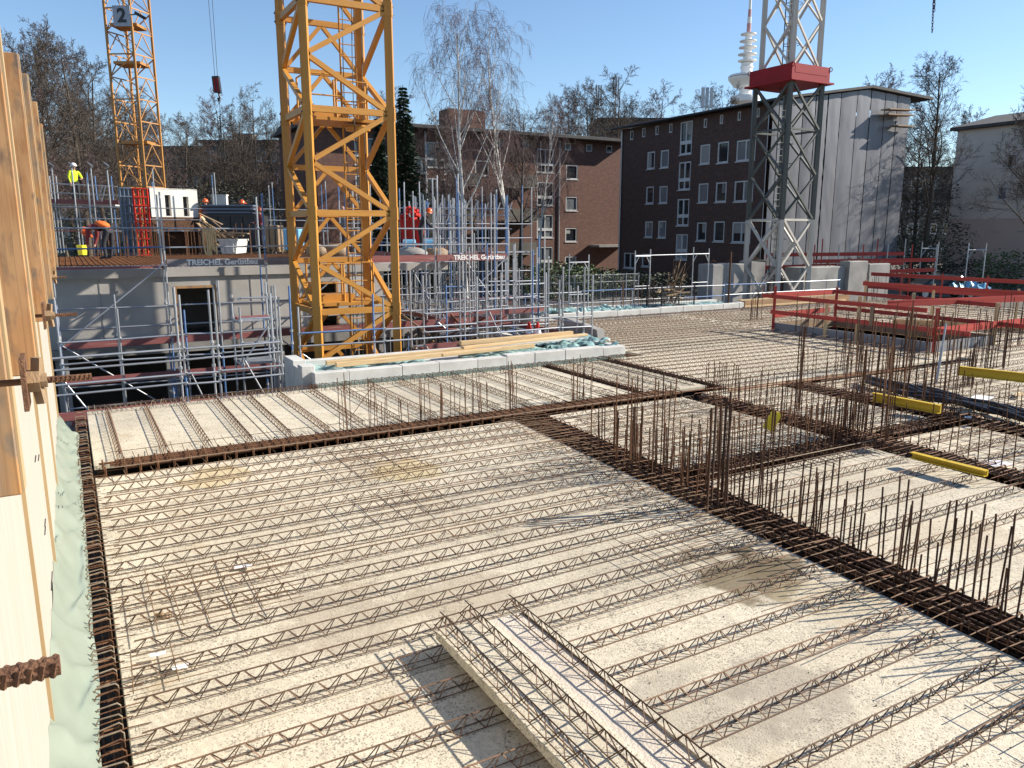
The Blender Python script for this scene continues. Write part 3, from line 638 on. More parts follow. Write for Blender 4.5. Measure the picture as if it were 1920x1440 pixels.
# ================================================================ wall formwork at the left
fw = thing('wall_formwork', 'cream plywood wall formwork with upright orange timbers and tie plates', 'formwork', uv(-.38, 6, 0))
T0, T1 = -.4, 13.6
edges = [T0, 2.5, 5.0, 7.5, 10.0, T1]
for i in range(5):
    q = MB(); q.boxuv(-.372, -.345+.003*(i % 2), edges[i]+.003, edges[i+1]-.003, .06, 2.98-.02*i); q.build('plywood_sheet', 'ply_cream', fw, bevel=.003)
for i in range(5):
    q = MB(); q.boxuv(-.345, -.322, edges[i+1]-.05, edges[i+1]-.012, .3, 2.9); q.build('joint_batten', 'wood_edge', fw)
def W_(px, py, a): return Sp(px, py, -a)
def upright(px0, pybot, pytop, px_at_top, a, m, tw):
    p = W_(px0, pybot, a); t = st(p)[1]; zb = p.z; zt = Tp(px_at_top, pytop, t).z
    q = MB(); q.boxuv(-.345, -a, t-tw, t-.002, zb, zt); o = q.build('timber', m, fw, bevel=.004)
    q = MB(); q.boxuv(-a+.0005, -a+.006, t-tw+.004, t-.004, zb+.004, zt-.004); q.build('painted_sunlit_edge', 'wood_edge', o)  # paler strip puts the sunlight on this narrow side into the colour
    return t, zb, zt
ups = [upright(45, 909, -260, -60, .15, 'timber_grey', .09), upright(74, 695, -110, -5, .115, 'timber_orange', .09), upright(92, 600, 105, 40, .14, 'timber_orange', .09),
       upright(100, 560, 142, 55, .115, 'timber_grey', .09), upright(106, 520, 193, 73, .13, 'timber_orange', .1), upright(109, 500, 234, 83, .11, 'timber_grey', .12)]
def tie(t, z, a, k=1.0):
    c = uv(-a, t, z)
    q = MB(); q.poly([c+Vd*x+Vector((0, 0, y)) for x, y in ((-.06, -.06), (.06, -.06), (.06, .06), (-.06, .06))], U*.01); pl = q.build('tie_plate', 'rod_rust', fw)
    q = MB(); q.tube(c+U*.01, c+U*.035, .028, 6); q.tube(c+U*.035, c+U*.05, .017, 8)
    for s_ in (-1, 1): q.bar(c+U*.028, c+U*.034+Vector((0, 0, s_*.055)), .02, .014)
    q.build('wing_nut', 'wood_grey', pl)
    threaded(c+U*.045, c+U*.11*k, .008, pl)
    rod('tie_rod', fw, uv(-.344, t, z), c, .008, 'rod_rust', 8)
def threaded(a, b2, r, par, m='rod_rust'):
    q = MB(); d = (b2-a); L = d.length; d = d.normalized(); x, y, _ = basis(d); n = max(4, int(L/.009)); q.tube(a, b2, r, 10)
    for i in range(n):
        c = a + d*(L*(i+.5)/n)
        for sg, ph in ((1, 0), (-1, .5)):
            c2 = c + d*(L/n*ph*.0); e = x*sg
            q.bar(c2+e*r*.86-y*r*.75-d*.0015, c2+e*r*.86+y*r*.75+d*.0015, .0035, r*.42)
    return q.build('tie_rod', m, par, smooth=False)
p = W_(42, 716, .115); tie(st(p)[1], p.z, .115, 1.3)
p = W_(80, 592, .12); tie(st(p)[1], p.z, .12, 1.3)
p = W_(95, 520, .13); tie(st(p)[1], p.z, .13, 1.1)
e = Dp(113, 1246, 0.62); threaded(e-U*.5, e, .0088, fw)
# pencil marks on the plywood
q = MB()
for (px, py) in ((72, 858), (66, 860), (84, 980), (84, 995), (97, 1080), (96, 1098), (107, 1180)):
    c = W_(px, py, .343); q.bar(c-Vd*.10, c+Vd*.10, .012, .003)
q.build('pencil_mark', 'black_ink', fw)
# green film strip along the foot of the formwork
q = MB(); NT, NW = 260, 16
for i in range(NT+1):
    t = .2 + (13.9-.2)*i/NT
    wd = .25 + .03*noise.noise(Vector((t*.9, 0, 3)))
    for j in range(NW+1):
        f = j/NW
        k = noise.noise(Vector((t*.9+f*1.2, f*1.6, 1)))
        ridge = min(.3, abs(noise.noise(Vector((t*1.9-f*1.7, f*1.1, 9)))))
        z = .33*(1-f)**1.6 + .02 + .05*k*math.sin(math.pi*min(1, f+.1)) + .13*(.3-ridge)**1.5*4*(1-f*.5) - .05*f*f
        q.v.append(tuple(uv(-.343 + wd*f + .008*noise.noise(Vector((t*2, f*2, 5))), t, z)))
for i in range(NT):
    for j in range(NW):
        a = i*(NW+1)+j; q.face(a, a+1, a+NW+2, a+NW+1)
fo = tag(q.build('film_strip', 'film_green', None, smooth=True), 'wrinkled pale green plastic film along the foot of the plywood formwork', 'plastic film')

# ================================================================ white upstands with film and timber
def film(name, label, s0, s1, t0, t1, z, amp, seed, m='film_teal', n=60, k=16):
    q = MB()
    for i in range(n+1):
        for j in range(k+1):
            fs, ft = i/n, j/k; s_ = s0+(s1-s0)*fs; t_ = t0+(t1-t0)*ft
            s_ += .12*noise.noise(Vector((ft*4, seed, fs*2))); t_ += .22*noise.noise(Vector((fs*9, seed+2, 1)))*(1 if ft < .5 else .6)
            zz = z + amp*(.6*abs(noise.noise(Vector((s_*1.9, t_*2.4, seed))))*2 + .45*abs(noise.noise(Vector((s_*5, t_*6, seed+5))))) - .02*(ft < .05)
            q.v.append(tuple(uv(s_, t_, zz)))
    for i in range(n):
        for j in range(k): a = i*(k+1)+j; q.face(a, a+k+1, a+k+2, a+1)
    return tag(q.build(name, m, None, smooth=True), label, 'plastic film')
up = thing('upstand', 'long white concrete block upstand at the pit edge holding timbers', 'upstand', uv(8, 16, 0))
s = 4.25; k = 0
while s < 12.3:
    e = min(s+rnd(.7, 1.25), 12.35)
    q = MB(); q.boxuv(s+.004, e-.004, 15.72+rnd(-.006, .006), 15.98, .03, .30+rnd(-.02, .03)); q.build('block', 'precast', up, bevel=.01); s = e
for (a, b2, z1) in ((15.985, 16.32, .42), (16.325, 16.7, .34), (16.705, 17.5, .44)):
    q = MB(); q.boxuv(4.06, 4.34, a, b2, .03-.4, z1); q.build('block', 'precast', up, bevel=.01)
q = MB(); q.boxuv(4.30, 12.4, 17.4, 17.62, -.3, .30); q.build('back_rim', 'precast', up, bevel=.01)
q = MB(); q.boxuv(12.2, 12.45, 15.99, 17.39, -.1, .27); q.build('end_block', 'precast', up, bevel=.01)
q = MB(); q.boxuv(4.35, 12.19, 15.985, 17.39, -.2, .12); q.build('trough_floor', 'precast', up)
q = MB(); q.boxuv(4.3, 12.3, 15.66, 15.715, .0, .06); q.build('seal_strip', 'film_teal', up)
film('film_sheet', 'crumpled teal film at the corner block of the long white upstand', 4.4, 7.2, 16.3, 17.5, .14, .14, 3, n=110, k=34)
film('film_sheet', 'crumpled teal film bunched under the stacked timbers of the long upstand', 8.0, 12.3, 15.95, 16.9, .17, .17, 11, n=150, k=34)
film('film_sheet', 'torn teal film heap at the step end of the long upstand', 10.6, 12.5, 16.5, 17.6, .2, .24, 17, n=80, k=36)
for i, (s0, s1, t0, t1, z, w, h, lab) in enumerate((
        (4.9, 10.1, 16.35, 16.6, .33, .12, .10, 'longest pale squared timber lying on the film in the upstand'),
        (4.8, 8.6, 16.75, 16.95, .32, .1, .1, 'second pale timber behind the longest one in the upstand'),
        (8.1, 12.0, 16.62, 17.0, .44, .16, .06, 'pale board laid on top of the timber stack'),
        (8.2, 11.6, 16.95, 17.1, .50, .14, .10, 'thick pale timber at the top of the stack by the rails'),
        (7.4, 9.0, 16.25, 16.3, .36, .09, .07, 'short pale timber beside the bunched film'))):
    o = thing('timber', lab, 'timber', uv(s0, t0, z), 'timbers lying in the upstand')
    q = MB(); q.bar(uv(s0, t0, z), uv(s1, t1, z+.02), w, h); q.build('squared_timber', 'wood_new', o, bevel=.006)
up2 = thing('upstand', 'far white concrete upstand under crumpled film behind the wide slab field', 'upstand', uv(19, 23.6, 0))
s = 14.2
while s < 24:
    e = min(s+rnd(.8, 1.3), 24.2)
    q = MB(); q.boxuv(s+.004, e-.004, 23.05, 23.35, -.3, .27+rnd(-.02, .03)); q.build('block', 'precast', up2, bevel=.01); s = e
q = MB(); q.boxuv(13.9, 14.2, 23.05, 24.9, -.6, .42); q.build('end_block', 'precast', up2, bevel=.01)
q = MB(); q.boxuv(14.2, 24.2, 24.6, 24.85, -.4, .3); q.build('back_rim', 'precast', up2, bevel=.01)
q = MB(); q.boxuv(14.2, 24.2, 23.36, 24.59, -.3, .16); q.build('trough_floor', 'precast', up2)
film('film_sheet', 'crumpled teal film over the corner of the far upstand', 14.3, 18.5, 23.25, 24.6, .2, .24, 23, n=120, k=36)
film('film_sheet', 'teal film tatters beside the wire scrap basket', 18.5, 23.8, 23.6, 24.6, .16, .16, 31, n=120, k=30)
ob = thing('edge_board', 'yellowish timber edge formwork along the far slab rim beside the green crane', 'formwork', uv(27, 23.2, 0))
beam('board', ob, uv(24.4, 23.2, .2), uv(31, 23.2, .2), .05, .26, 'wood_orange'); beam('board', ob, uv(24.4, 23.5, .34), uv(31.5, 23.5, .36), .16, .05, 'wood_new'); beam('board', ob, uv(24.2, 23.0, .12), uv(30.5, 23.0, .12), .04, .1, 'wood_new')
lw = MB(); lw.poly([uv(13.0, 17.7, -.4), uv(13.0, 20.2, -.4), uv(13.0, 20.2, .1), uv(13.0, 19.6, .62), uv(13.0, 17.9, .42)], U*.25)
tag(lw.build('stub_wall', 'concrete_grey', None), 'low grey concrete stub wall at the slab step behind the upstand', 'wall')

# ================================================================ scaffolds
CPL = MB(); CPL.tube((0, 0, -.03), (0, 0, .03), .042, 8); CPL = CPL.mesh('coupler', 'galv')
def scaffold(label, s0, t0, bays, along, w, z0, ztop, decks, toe='red_board', blue=.25, brace=True, rails=(.5, 1.0), plank='galv', toe_txt=None, jitter=.25, coupl=True, inner=True, bare_top=False, group='scaffold runs'):
    d = U if along == 'u' else Vd; x = Vd if along == 'u' else U
    root = thing('scaffold', label, 'scaffold', uv(s0, t0, z0), group); P0 = uv(s0, t0)
    pos = [0]
    for L in bays: pos.append(pos[-1]+L)
    for i, a in enumerate(pos):
        for k in ((0, 1) if inner else (0,)):
            p_ = P0 + d*a + x*(w*k); zt = ztop + rnd(-jitter, jitter)
            z = z0; last = None
            while z < zt-.05:
                e = min(z+2.0, zt); rod('standard', root, p_+Vector((0, 0, z)), p_+Vector((0, 0, e-.01)), .0245, 'galv_blue' if random.random() < blue else 'galv'); z = e
            if coupl:
                for zd in decks:
                    for r_ in (0,)+tuple(rails):
                        put('coupler', CPL, Matrix.Translation(p_+Vector((0, 0, zd+r_))), root)
        if inner:
            for zd in decks:
                rod('transom', root, P0+d*a+Vector((0, 0, zd-.05)), P0+d*a+x*w+Vector((0, 0, zd-.05)), .024, 'galv')
    for i in range(len(bays)):
        a = P0+d*(pos[i]+.03); b2 = P0+d*(pos[i+1]-.03)
        for zd in decks:
            if inner and not (bare_top and i > 0 and zd == decks[-1]):
                for k in range(2):
                    o_ = x*(.06+.17+k*.34*(w-.1)/.62)
                    beam('deck_plank', root, a+o_+Vector((0, 0, zd)), b2+o_+Vector((0, 0, zd)), .31, .05, plank if random.random() < .7 else 'red_board')
            for r_ in rails:
                rod('guard_rail', root, a-x*.04+Vector((0, 0, zd+r_+rnd(-.02, .02))), b2-x*.04+Vector((0, 0, zd+r_+rnd(-.02, .02))), .0215, 'galv' if random.random() > blue*.4 else 'galv_blue')
            if toe: beam('toe_board', root, a-x*.03+Vector((0, 0, zd+.09)), b2-x*.03+Vector((0, 0, zd+.09)), .025, .15, toe if not isinstance(toe, (list, tuple)) else toe[i % len(toe)])
        if brace and i % 2 == 0:
            for j in range(len(decks)-1):
                za, zb = decks[j], decks[j+1]; f = 1 if j % 2 else 0
                rod('brace', root, (a if f else b2)-x*.07+Vector((0, 0, za+.1)), (b2 if f else a)-x*.07+Vector((0, 0, zb+.1)), .021, 'galv')
            zl = decks[0]; rod('brace', root, b2-x*.07+Vector((0, 0, zl)), a-x*.07+Vector((0, 0, max(z0, zl-2))), .021, 'galv')
    return root
# facade scaffold of the shell building: bays of 2.57 m
random.seed(5)
sa = scaffold('tall facade scaffold with lettered toe boards before the unfinished building', -.31, 22.3, [2.57]*5, 'u', .73, ZP, 4.35, [-1.73, .27, 2.27], toe=None, blue=.3, jitter=.2, bare_top=True)
tx = text_mesh('TREICHEL Ger\u00fcstbau', .205, 'lettering')
Mtxt = Matrix((U, Vector((0, 0, 1)), -Vd)).transposed().to_4x4()
for i in range(5):
    for zd in (-1.73, .27, 2.27):
        a = uv(-.31+2.57*i+.04, 22.27, zd+.1); b2 = uv(-.31+2.57*(i+1)-.04, 22.27, zd+.1)
        if zd > 2 and i == 0: continue
        o = beam('toe_board', sa, a, b2, .025, .2, ('grey_board' if i in (1, 2) else 'red_board') if zd > 2 else 'red_board')
        if zd > 2 and i in (1, 4):
            put('lettering', tx, Matrix.Translation((a+b2)/2-Vd*.0165+U*(.15 if i == 1 else .25)) @ Mtxt, sa)
# scaffold at the rim of our own slab
random.seed(9)
scaffold('scaffold at the slab rim in front of the dark pit with three long rails', -.45, 16.35, [2.3, .65, 1.25], 'u', .73, ZP, 1.95, [-.30], toe='red_board', blue=.1, rails=(.52, .72, 1.0, 1.22), jitter=.35)
scaffold('scaffold frames and rails between the long upstand and the yellow crane', 4.55, 17.95, [2.07, 2.57, 2.57, 1.1], 'u', .73, ZP, 1.75, [-.25], toe='red_board', blue=.12, rails=(.45, .8, 1.1), jitter=.5)
scaffold('scaffold around the step of the slab beside the grey stub wall', 12.75, 18.2, [1.3, 1.3, 2.0], 'v', -.73, ZP, 2.25, [-1.2, .1], toe='red_board', blue=.15, rails=(.5, 1.0), jitter=.5)
scaffold('crowded scaffold tower behind the step with many standards', 10.6, 23.3, [.8, .9, 1.1, 1.2], 'u', .9, ZP, 2.6, [-1.2, .4], toe='red_board', blue=.15, rails=(.5, 1.0), jitter=.8)
scaffold('scaffold return at the open end of the unfinished building', 10.4, 23.0, [2.0, 2.57, 2.57], 'v', .73, ZP, 4.6, [.27, 2.27], toe='red_board', blue=.2, jitter=.4)
scaffold('scaffold with bare posts behind the open end of the unfinished building', 9.5, 29.5, [1.0, 1.2, 1.2, 1.3, 1.6, 2.0], 'u', .8, ZP, 4.9, [.3, 2.3], toe=None, blue=.3, jitter=.5, rails=(.6, 1.2))
scaffold('rail run behind the far upstand with scrap basket', 15.0, 25.3, [2.57]*7, 'u', .73, -1.5, .9, [-.35], toe=None, blue=.15, rails=(.75, 1.2), jitter=.2, brace=False)
random.seed(44)
scaffold('inner scaffold row in the pit between slab rim and facade scaffold', -.3, 19.6, [1.2, 1.4, .8, 1.4], 'u', .73, ZP, 1.9, [-2.2, -.2], toe='red_board', blue=.12, rails=(.5, 1.0), jitter=.6)
scaffold('short scaffold tower left beside the yellow crane foot', 3.3, 18.2, [.8], 'u', .9, ZP, 1.95, [-1.4, .2, 1.2], toe=None, blue=.15, rails=(.5,), jitter=.5)
scaffold('scaffold tower right beside the yellow crane foot', 8.3, 19.4, [1.1, 1.3, 1.6], 'u', .9, ZP, 2.2, [-1.6, .0], toe='red_board', blue=.15, rails=(.5, 1.0), jitter=.7)
scaffold('scaffold tower in the corner behind the traffic cones', 10.9, 20.6, [.9, .9], 'u', 1.2, ZP, 2.6, [-1.0, .7], toe='red_board', blue=.2, rails=(.5, 1.0), jitter=.6)
def hframe(label, s_, t_, z0, zt, w, along='u', m='galv'):
    d = U if along == 'u' else Vd; r = thing('open_scaffold', label, 'scaffold frame', uv(s_, t_, z0), 'open scaffold frames'); p_ = uv(s_, t_)
    for k in (0, 1): rod('standard', r, p_+d*w*k+Vector((0, 0, z0)), p_+d*w*k+Vector((0, 0, zt+rnd(-.05, .05))), .0245, m)
    rod('top_transom', r, p_+Vector((0, 0, zt-.28)), p_+d*w+Vector((0, 0, zt-.28)), .03, m); rod('transom', r, p_+Vector((0, 0, zt-1.5)), p_+d*w+Vector((0, 0, zt-1.5)), .02, m)
    for k in (0, 1): rod('gusset', r, p_+d*(w*k)+Vector((0, 0, zt-.62)), p_+d*(w*k+(.2 if k == 0 else -.2))+Vector((0, 0, zt-.3)), .017, m)
p_ = st(Tp(1070, 500, 24.6)); hframe('open scaffold frame standing over the corner of the far upstand', p_[0], 24.7, -.6, 2.3, .9)
p_ = st(Tp(1196, 500, 25.2)); hframe('open scaffold frame beside the scrap basket', p_[0], 25.4, -.8, 2.45, .8)
p_ = st(Tp(1305, 500, 25.2)); hframe('open scaffold frame next to the rusty post', p_[0], 25.4, -.8, 2.5, .9)
rod('guard_rail', bpy.data.objects['open_scaffold.001'], uv(st(Tp(1196, 500, 25.2))[0], 25.4, 2.2), uv(st(Tp(1305, 500, 25.2))[0]+.05, 25.4, 2.22), .022, 'galv')
for (px, y, lab) in ((1725, 50, 'white scaffold frame in front of the wrapped building corner'), (1812, 46, 'white scaffold frame beside the parked dark car')):
    c = Dp(px, 500, y); r = thing('open_scaffold', lab, 'scaffold frame', (c.x, c.y, -.8), 'open scaffold frames')
    for k in (0, 1): rod('standard', r, (c.x+1.15*k, c.y+.2*k, -.8), (c.x+1.15*k, c.y+.2*k, 2.5), .035, 'galv')
    for z in (2.1, .25): rod('transom', r, (c.x, c.y, z), (c.x+1.15, c.y+.2, z), .035, 'galv')
    for k in (0, 1): rod('gusset', r, (c.x+1.15*k, c.y+.2*k, 1.6), (c.x+(.3 if k == 0 else .85), c.y, 2.1), .025, 'galv')
# ================================================================ red guard boards
gr = thing('red_guardrail', 'red board guard rail around the stair opening with wooden posts', 'guard rail', uv(19.8, 17.6))
def rb(a, b2, h=.125, m='red_paint', w=.03): beam('guard_board', gr, a, b2, w, h, m)
rb(uv(19.8, 18.1, 1.12), uv(19.8, 12.4, 1.12)); rb(uv(19.8, 17.7, .62), uv(19.8, 11.2, .62)); rb(uv(19.75, 17.65, 1.15), uv(22.8, 17.65, 1.15), .16); rb(uv(19.85, 17.65, .5), uv(22.6, 17.65, .55), .16)
rb(uv(22.9, 17.7, 1.15), uv(22.9, 12.2, 1.12)); rb(uv(22.9, 17.7, .6), uv(22.9, 11.0, .6)); rb(uv(19.6, 12.2, .58), uv(27.5, 12.2, .6), .2); rb(uv(20.3, 13.9, 1.14), uv(27.5, 12.6, 1.14), .16); rb(uv(20.3, 13.9, 1.23), uv(27.5, 12.7, 1.23), .03, 'red_paint', .06)
for (s_, t_, m_, h_) in ((19.84, 17.6, 'red_paint', 1.45), (19.86, 12.15, 'red_paint', 1.2), (19.86, 15.6, 'wood_new', 1.2), (19.87, 14.5, 'wood_new', 1.35), (22.86, 14.8, 'wood_new', 1.3), (22.86, 12.25, 'wood_new', 1.2), (22.86, 17.6, 'red_paint', 1.3), (26.5, 12.2, 'wood_new', 1.3)):
    beam('post', gr, uv(s_, t_, -.1), uv(s_, t_, h_), .08, .08 if m_ == 'wood_new' else .05, m_)
beam('rag', gr, uv(19.77, 14.0, .55), uv(19.77, 14.0, 1.1), .12, .03, 'wood_grey')
eb = thing('opening_formwork', 'grey upstand formwork boards lining the guarded stair opening', 'formwork', uv(19.85, 15))
beam('board', eb, uv(19.92, 12.25, .12), uv(19.92, 17.6, .12), .05, .3, 'panel_grey'); beam('board', eb, uv(22.9, 12.25, .12), uv(22.9, 17.6, .12), .05, .3, 'wood_grey'); beam('board', eb, uv(19.95, 12.28, .12), uv(22.85, 12.28, .12), .05, .3, 'panel_grey'); beam('board', eb, uv(19.95, 17.6, .12), uv(22.85, 17.6, .12), .05, .3, 'wood_grey')
gr = thing('red_guardrail', 'long red board guard rail along the far slab rim', 'guard rail', uv(34.4, 20))
rb(uv(34.4, 24.6, 1.12), uv(34.4, 10, 1.12), .17); rb(uv(34.4, 24.7, .5), uv(34.4, 10, .5), .17)
for t_ in range(11, 25, 2): beam('post', gr, uv(34.44, t_, -.1), uv(34.44, t_, 1.3), .06, .05, 'red_paint')
gr = thing('red_guardrail', 'red guard boards in the open field between stair opening and slab rim', 'guard rail', uv(28, 15))
rb(uv(28.2, 20.5, 1.1), uv(28.2, 11.0, 1.1), .17); pass
for t_ in (20.4, 17.5, 14.5, 12): beam('post', gr, uv(28.24, t_, -.05), uv(28.24, t_, 1.25), .07, .06, 'wood_new')
ob = thing('edge_board', 'timber edge boards around the black film strip in the open field', 'formwork', uv(26, 13))
beam('board', ob, uv(24, 16.2, .15), uv(27.8, 11.6, .15), .05, .28, 'wood_new'); beam('board', ob, uv(25, 16.4, .12), uv(28.0, 13.0, .12), .7, .05, 'cable')
o = thing('steel_prop', 'leaning galvanised steel prop in front of the pink sunlit board', 'prop', G(1755, 720)); q = MB()
rod('outer_tube', o, G(1755, 720), G(1755, 720)+(Dp(1774, 606, G(1755, 720).y+.2)-G(1755, 720))*.6, .028, 'galv'); rod('inner_tube', o, G(1755, 720)+(Dp(1774, 606, G(1755, 720).y+.2)-G(1755, 720))*.55, Dp(1774, 606, G(1755, 720).y+.2), .02, 'galv')
# scrap basket
c = uv(20.2, 24.0, .17); o = thing('scrap_basket', 'dark wire basket full of wood scraps and rusty bars', 'basket', c)
beam('base', o, c+Vector((0, 0, .05)), c+U*1.7+Vector((0, 0, .05)), .9, .05, 'dark_steel')
for s_ in (0, 1.7):
    for t_ in (-.45, .45): beam('post', o, c+U*s_+Vd*t_, c+U*s_+Vd*t_+Vector((0, 0, .95)), .05, .05, 'dark_steel')
for t_ in (-.45, .45):
    for z in (.2, .35, .5, .65, .8): rod('wire', o, c+Vd*t_+Vector((0, 0, z)), c+U*1.7+Vd*t_+Vector((0, 0, z)), .008, 'dark_steel', 5)
    for k in range(12): rod('wire', o, c+U*(.14*k+.05)+Vd*t_+Vector((0, 0, .1)), c+U*(.14*k+.05)+Vd*t_+Vector((0, 0, .85)), .006, 'dark_steel', 5)
random.seed(3)
o2 = thing('rebar_scrap', 'sheaf of rusty bar offcuts sticking out of the scrap basket', 'rebar', c+Vector((0, 0, .1)))
for i in range(22): rod('bar', o2, c+U*rnd(.5, 1.1)+Vd*rnd(-.2, .2)+Vector((0, 0, .15)), c+U*rnd(.9, 1.75)+Vd*rnd(-.3, .4)+Vector((0, 0, rnd(1.1, 2.0))), .013, 'rust_dark' if i % 3 else 'wood_grey', 5)
o2 = thing('wood_offcuts', 'pale wood offcuts heaped in the scrap basket', 'wood', c+Vector((0, 0, .1)))
for i in range(9): a = c+U*rnd(.2, 1.3)+Vd*rnd(-.25, .25)+Vector((0, 0, rnd(.3, .8))); beam('offcut', o2, a, a+U*rnd(.2, .6)+Vd*rnd(-.3, .3)+Vector((0, 0, rnd(-.1, .4))), .16, .03, 'wood_new')
rp = thing('rust_post', 'single tall rusty post standing on the far upstand', 'post', Tp(1365, 578, 23.3)); a = wloc(rp); rod('bar', rp, a-Vector((0, 0, .3)), a+Vector((0, 0, 2.3)), .04, 'rust_dark'); beam('foot', rp, a-Vector((0, 0, .32)), a-Vector((0, 0, .26)), .2, .2, 'rust_dark')
# ================================================================ cranes
def mast(root, cs, z0, z1, per, pats, leg, br, m, name='brace', horiz=True):
    for c in cs: beam('mast_leg', root, (c[0], c[1], z0), (c[0], c[1], z1), leg, leg, m)
    n = int(math.ceil((z1-z0)/per))
    for f in range(4):
        a = Vector((*cs[f], 0)); b2 = Vector((*cs[(f+1) % 4], 0)); d = (b2-a).normalized()*leg*.5; a = a+d; b2 = b2-d; pat = pats[f]
        for i in range(n):
            z = z0+per*i; e = z+per
            if e > z1+.01: break
            Z = lambda v: Vector((0, 0, v))
            if pat == 'zig':
                beam(name, root, b2+Z(z+.04), a+Z(z+per/2-.05), br, br, m); beam(name, root, a+Z(z+per/2+.05), b2+Z(e-.06), br, br, m)
                beam('crossbar', root, a+Z(e), b2+Z(e), br, br*1.3, m)
            elif pat == 'zag':
                beam(name, root, a+Z(z+.04), b2+Z(z+per/2-.05), br, br, m); beam(name, root, b2+Z(z+per/2+.05), a+Z(e-.06), br, br, m)
            elif pat == 'inv':
                for h in (0, .5):
                    zz = z+per*h; mid = (a+b2)/2
                    beam('crossbar', root, a+Z(zz+per/2), b2+Z(zz+per/2), br, br*1.2, m); beam(name, root, a+Z(zz+.08), mid+Z(zz+per/2-.04), br*.85, br*.85, m); beam(name, root, b2+Z(zz+.08), mid+Z(zz+per/2-.04), br*.85, br*.85, m)
            elif pat == 'X':
                beam(name, root, a+Z(z+.05), b2+Z(e-.05), br, br, m); o_ = (b2-a).normalized().cross(Vector((0, 0, 1)))*br*.6; beam(name, root, b2+Z(z+.05)+o_, a+Z(e-.05)+o_, br, br, m)
                if horiz and i % 2 == 1: beam('crossbar', root, a+Z(e), b2+Z(e), br, br, m)
def ladder(root, p, d, z0, z1, m, w=.45, cage_=None):
    ld = bpy.data.objects.new('ladder', unit('box', m)); C.objects.link(ld); ld.parent = root; p = Vector(p); d = Vector(d).normalized()
    ld.matrix_basis = Matrix.Translation(-wloc(root)) @ frame_((p.x, p.y, z0), (p.x, p.y, z1), .04, .04)
    rod('ladder_rail', root, p+d*w+Vector((0, 0, z0)), p+d*w+Vector((0, 0, z1)), .022, m, 6)
    z = z0+.2
    while z < z1: rod('rung', root, p+Vector((0, 0, z)), p+d*w+Vector((0, 0, z)), .014, m, 5); z += .3
    if cage_:
        z = z0+1; x = d.cross(Vector((0, 0, 1)))
        while z < z1:
            q = MB(); q.path([p+d*w/2+d*(.38*math.cos(a))+x*(.38*math.sin(a)+.3)+Vector((0, 0, z)) for a in [k*math.pi/5 for k in range(10)]], .014, 4); q.build('ladder_hoop', m, root); z += cage_
FL = Dp(581, 300, 19.5); w = 2.12
F_ = Vector((FL.x, FL.y, 0)); cs = [F_, F_+U*w, F_+U*w+Vd*w, F_+Vd*w]; cs = [(c.x, c.y) for c in cs]
yc = thing('tower_crane', 'large orange-yellow lattice crane mast standing in the pit', 'crane', (F_.x, F_.y, ZP), 'tower cranes')
mast(yc, cs, 1.18-2.46*2, 1.18+2.46*7, 2.46, ['zig', 'zag', 'inv', 'zig'], .19, .115, 'crane_yellow')
for c_ in cs:
    for k in range(-2, 8):
        z_ = 1.18+2.46*k; beam('splice_plate', yc, (c_[0], c_[1], z_-.16), (c_[0], c_[1], z_+.16), .215, .215, 'crane_yellow')
        for zz_ in (-.1, .1): beam('bolt', yc, (c_[0]-.12, c_[1]-.12, z_+zz_), (c_[0]+.12, c_[1]+.12, z_+zz_), .03, .03, 'dark_steel')
fp = MB(); fp.boxuv(st(F_)[0]-.8, st(F_)[0]+w+.8, st(F_)[1]-.5, st(F_)[1]+w+.8, ZP+.004, -3.2); fp.build('foundation', 'concrete_grey', yc)
s0_, t0_ = st(F_)
ladder(yc, uv(s0_+w-.75, t0_+w-.55), U, -3, 17, 'crane_yellow', .42, None)
for zc in (6.05, 1.35):
    q = MB(); q.boxuv(s0_+.15, s0_+w-.1, t0_+.7, t0_+w-.1, zc-.1, zc-.02); q.boxuv(s0_+.5, s0_+1.4, t0_+1.2, t0_+1.9, zc+.12-.14, zc+.16); q.build('platform', 'crane_yellow', yc)
    for (a, b2) in (((.2, .75), (1.1, .75)), ((.2, .75), (.2, 1.6)), ((1.1, .75), (1.1, 1.2)), ((1.1, 1.4), (2.0, 1.4))):
        for h in (.5, 1.0): rod('platform_rail', yc, uv(s0_+a[0], t0_+a[1], zc+h), uv(s0_+b2[0], t0_+b2[1], zc+h), .02, 'crane_yellow', 6)
        for e_ in (a, b2): rod('platform_post', yc, uv(s0_+e_[0], t0_+e_[1], zc-.05), uv(s0_+e_[0], t0_+e_[1], zc+1.0), .028, 'crane_yellow', 6)
for (a, t_) in ((.25, 1.0), (1.35, .5), (1.5, 1.7), (1.95, 1.5)):
    q = MB(); q.path([uv(s0_+a+.03*math.sin(k), t0_+t_, 18-k*1.05) for k in range(20)], .012, 5); q.build('cable', 'cable', yc)
q = MB(); q.lathe([(.0, 0), (.32, 0), (.34, .08), (.3, .12), (.12, .14), (.0, .14)], 14, uv(s0_+1.55, t0_+.9, 5.75)); q.build('hose_reel', 'crane_yellow', yc)
q = MB(); q.path([uv(s0_+w-.65+.35*math.cos(a), t0_+w-.7+.35*math.sin(a), 3.6) for a in [k*math.pi/6 for k in range(13)]], .02, 5); q.build('ladder_hoop', 'crane_yellow', yc)
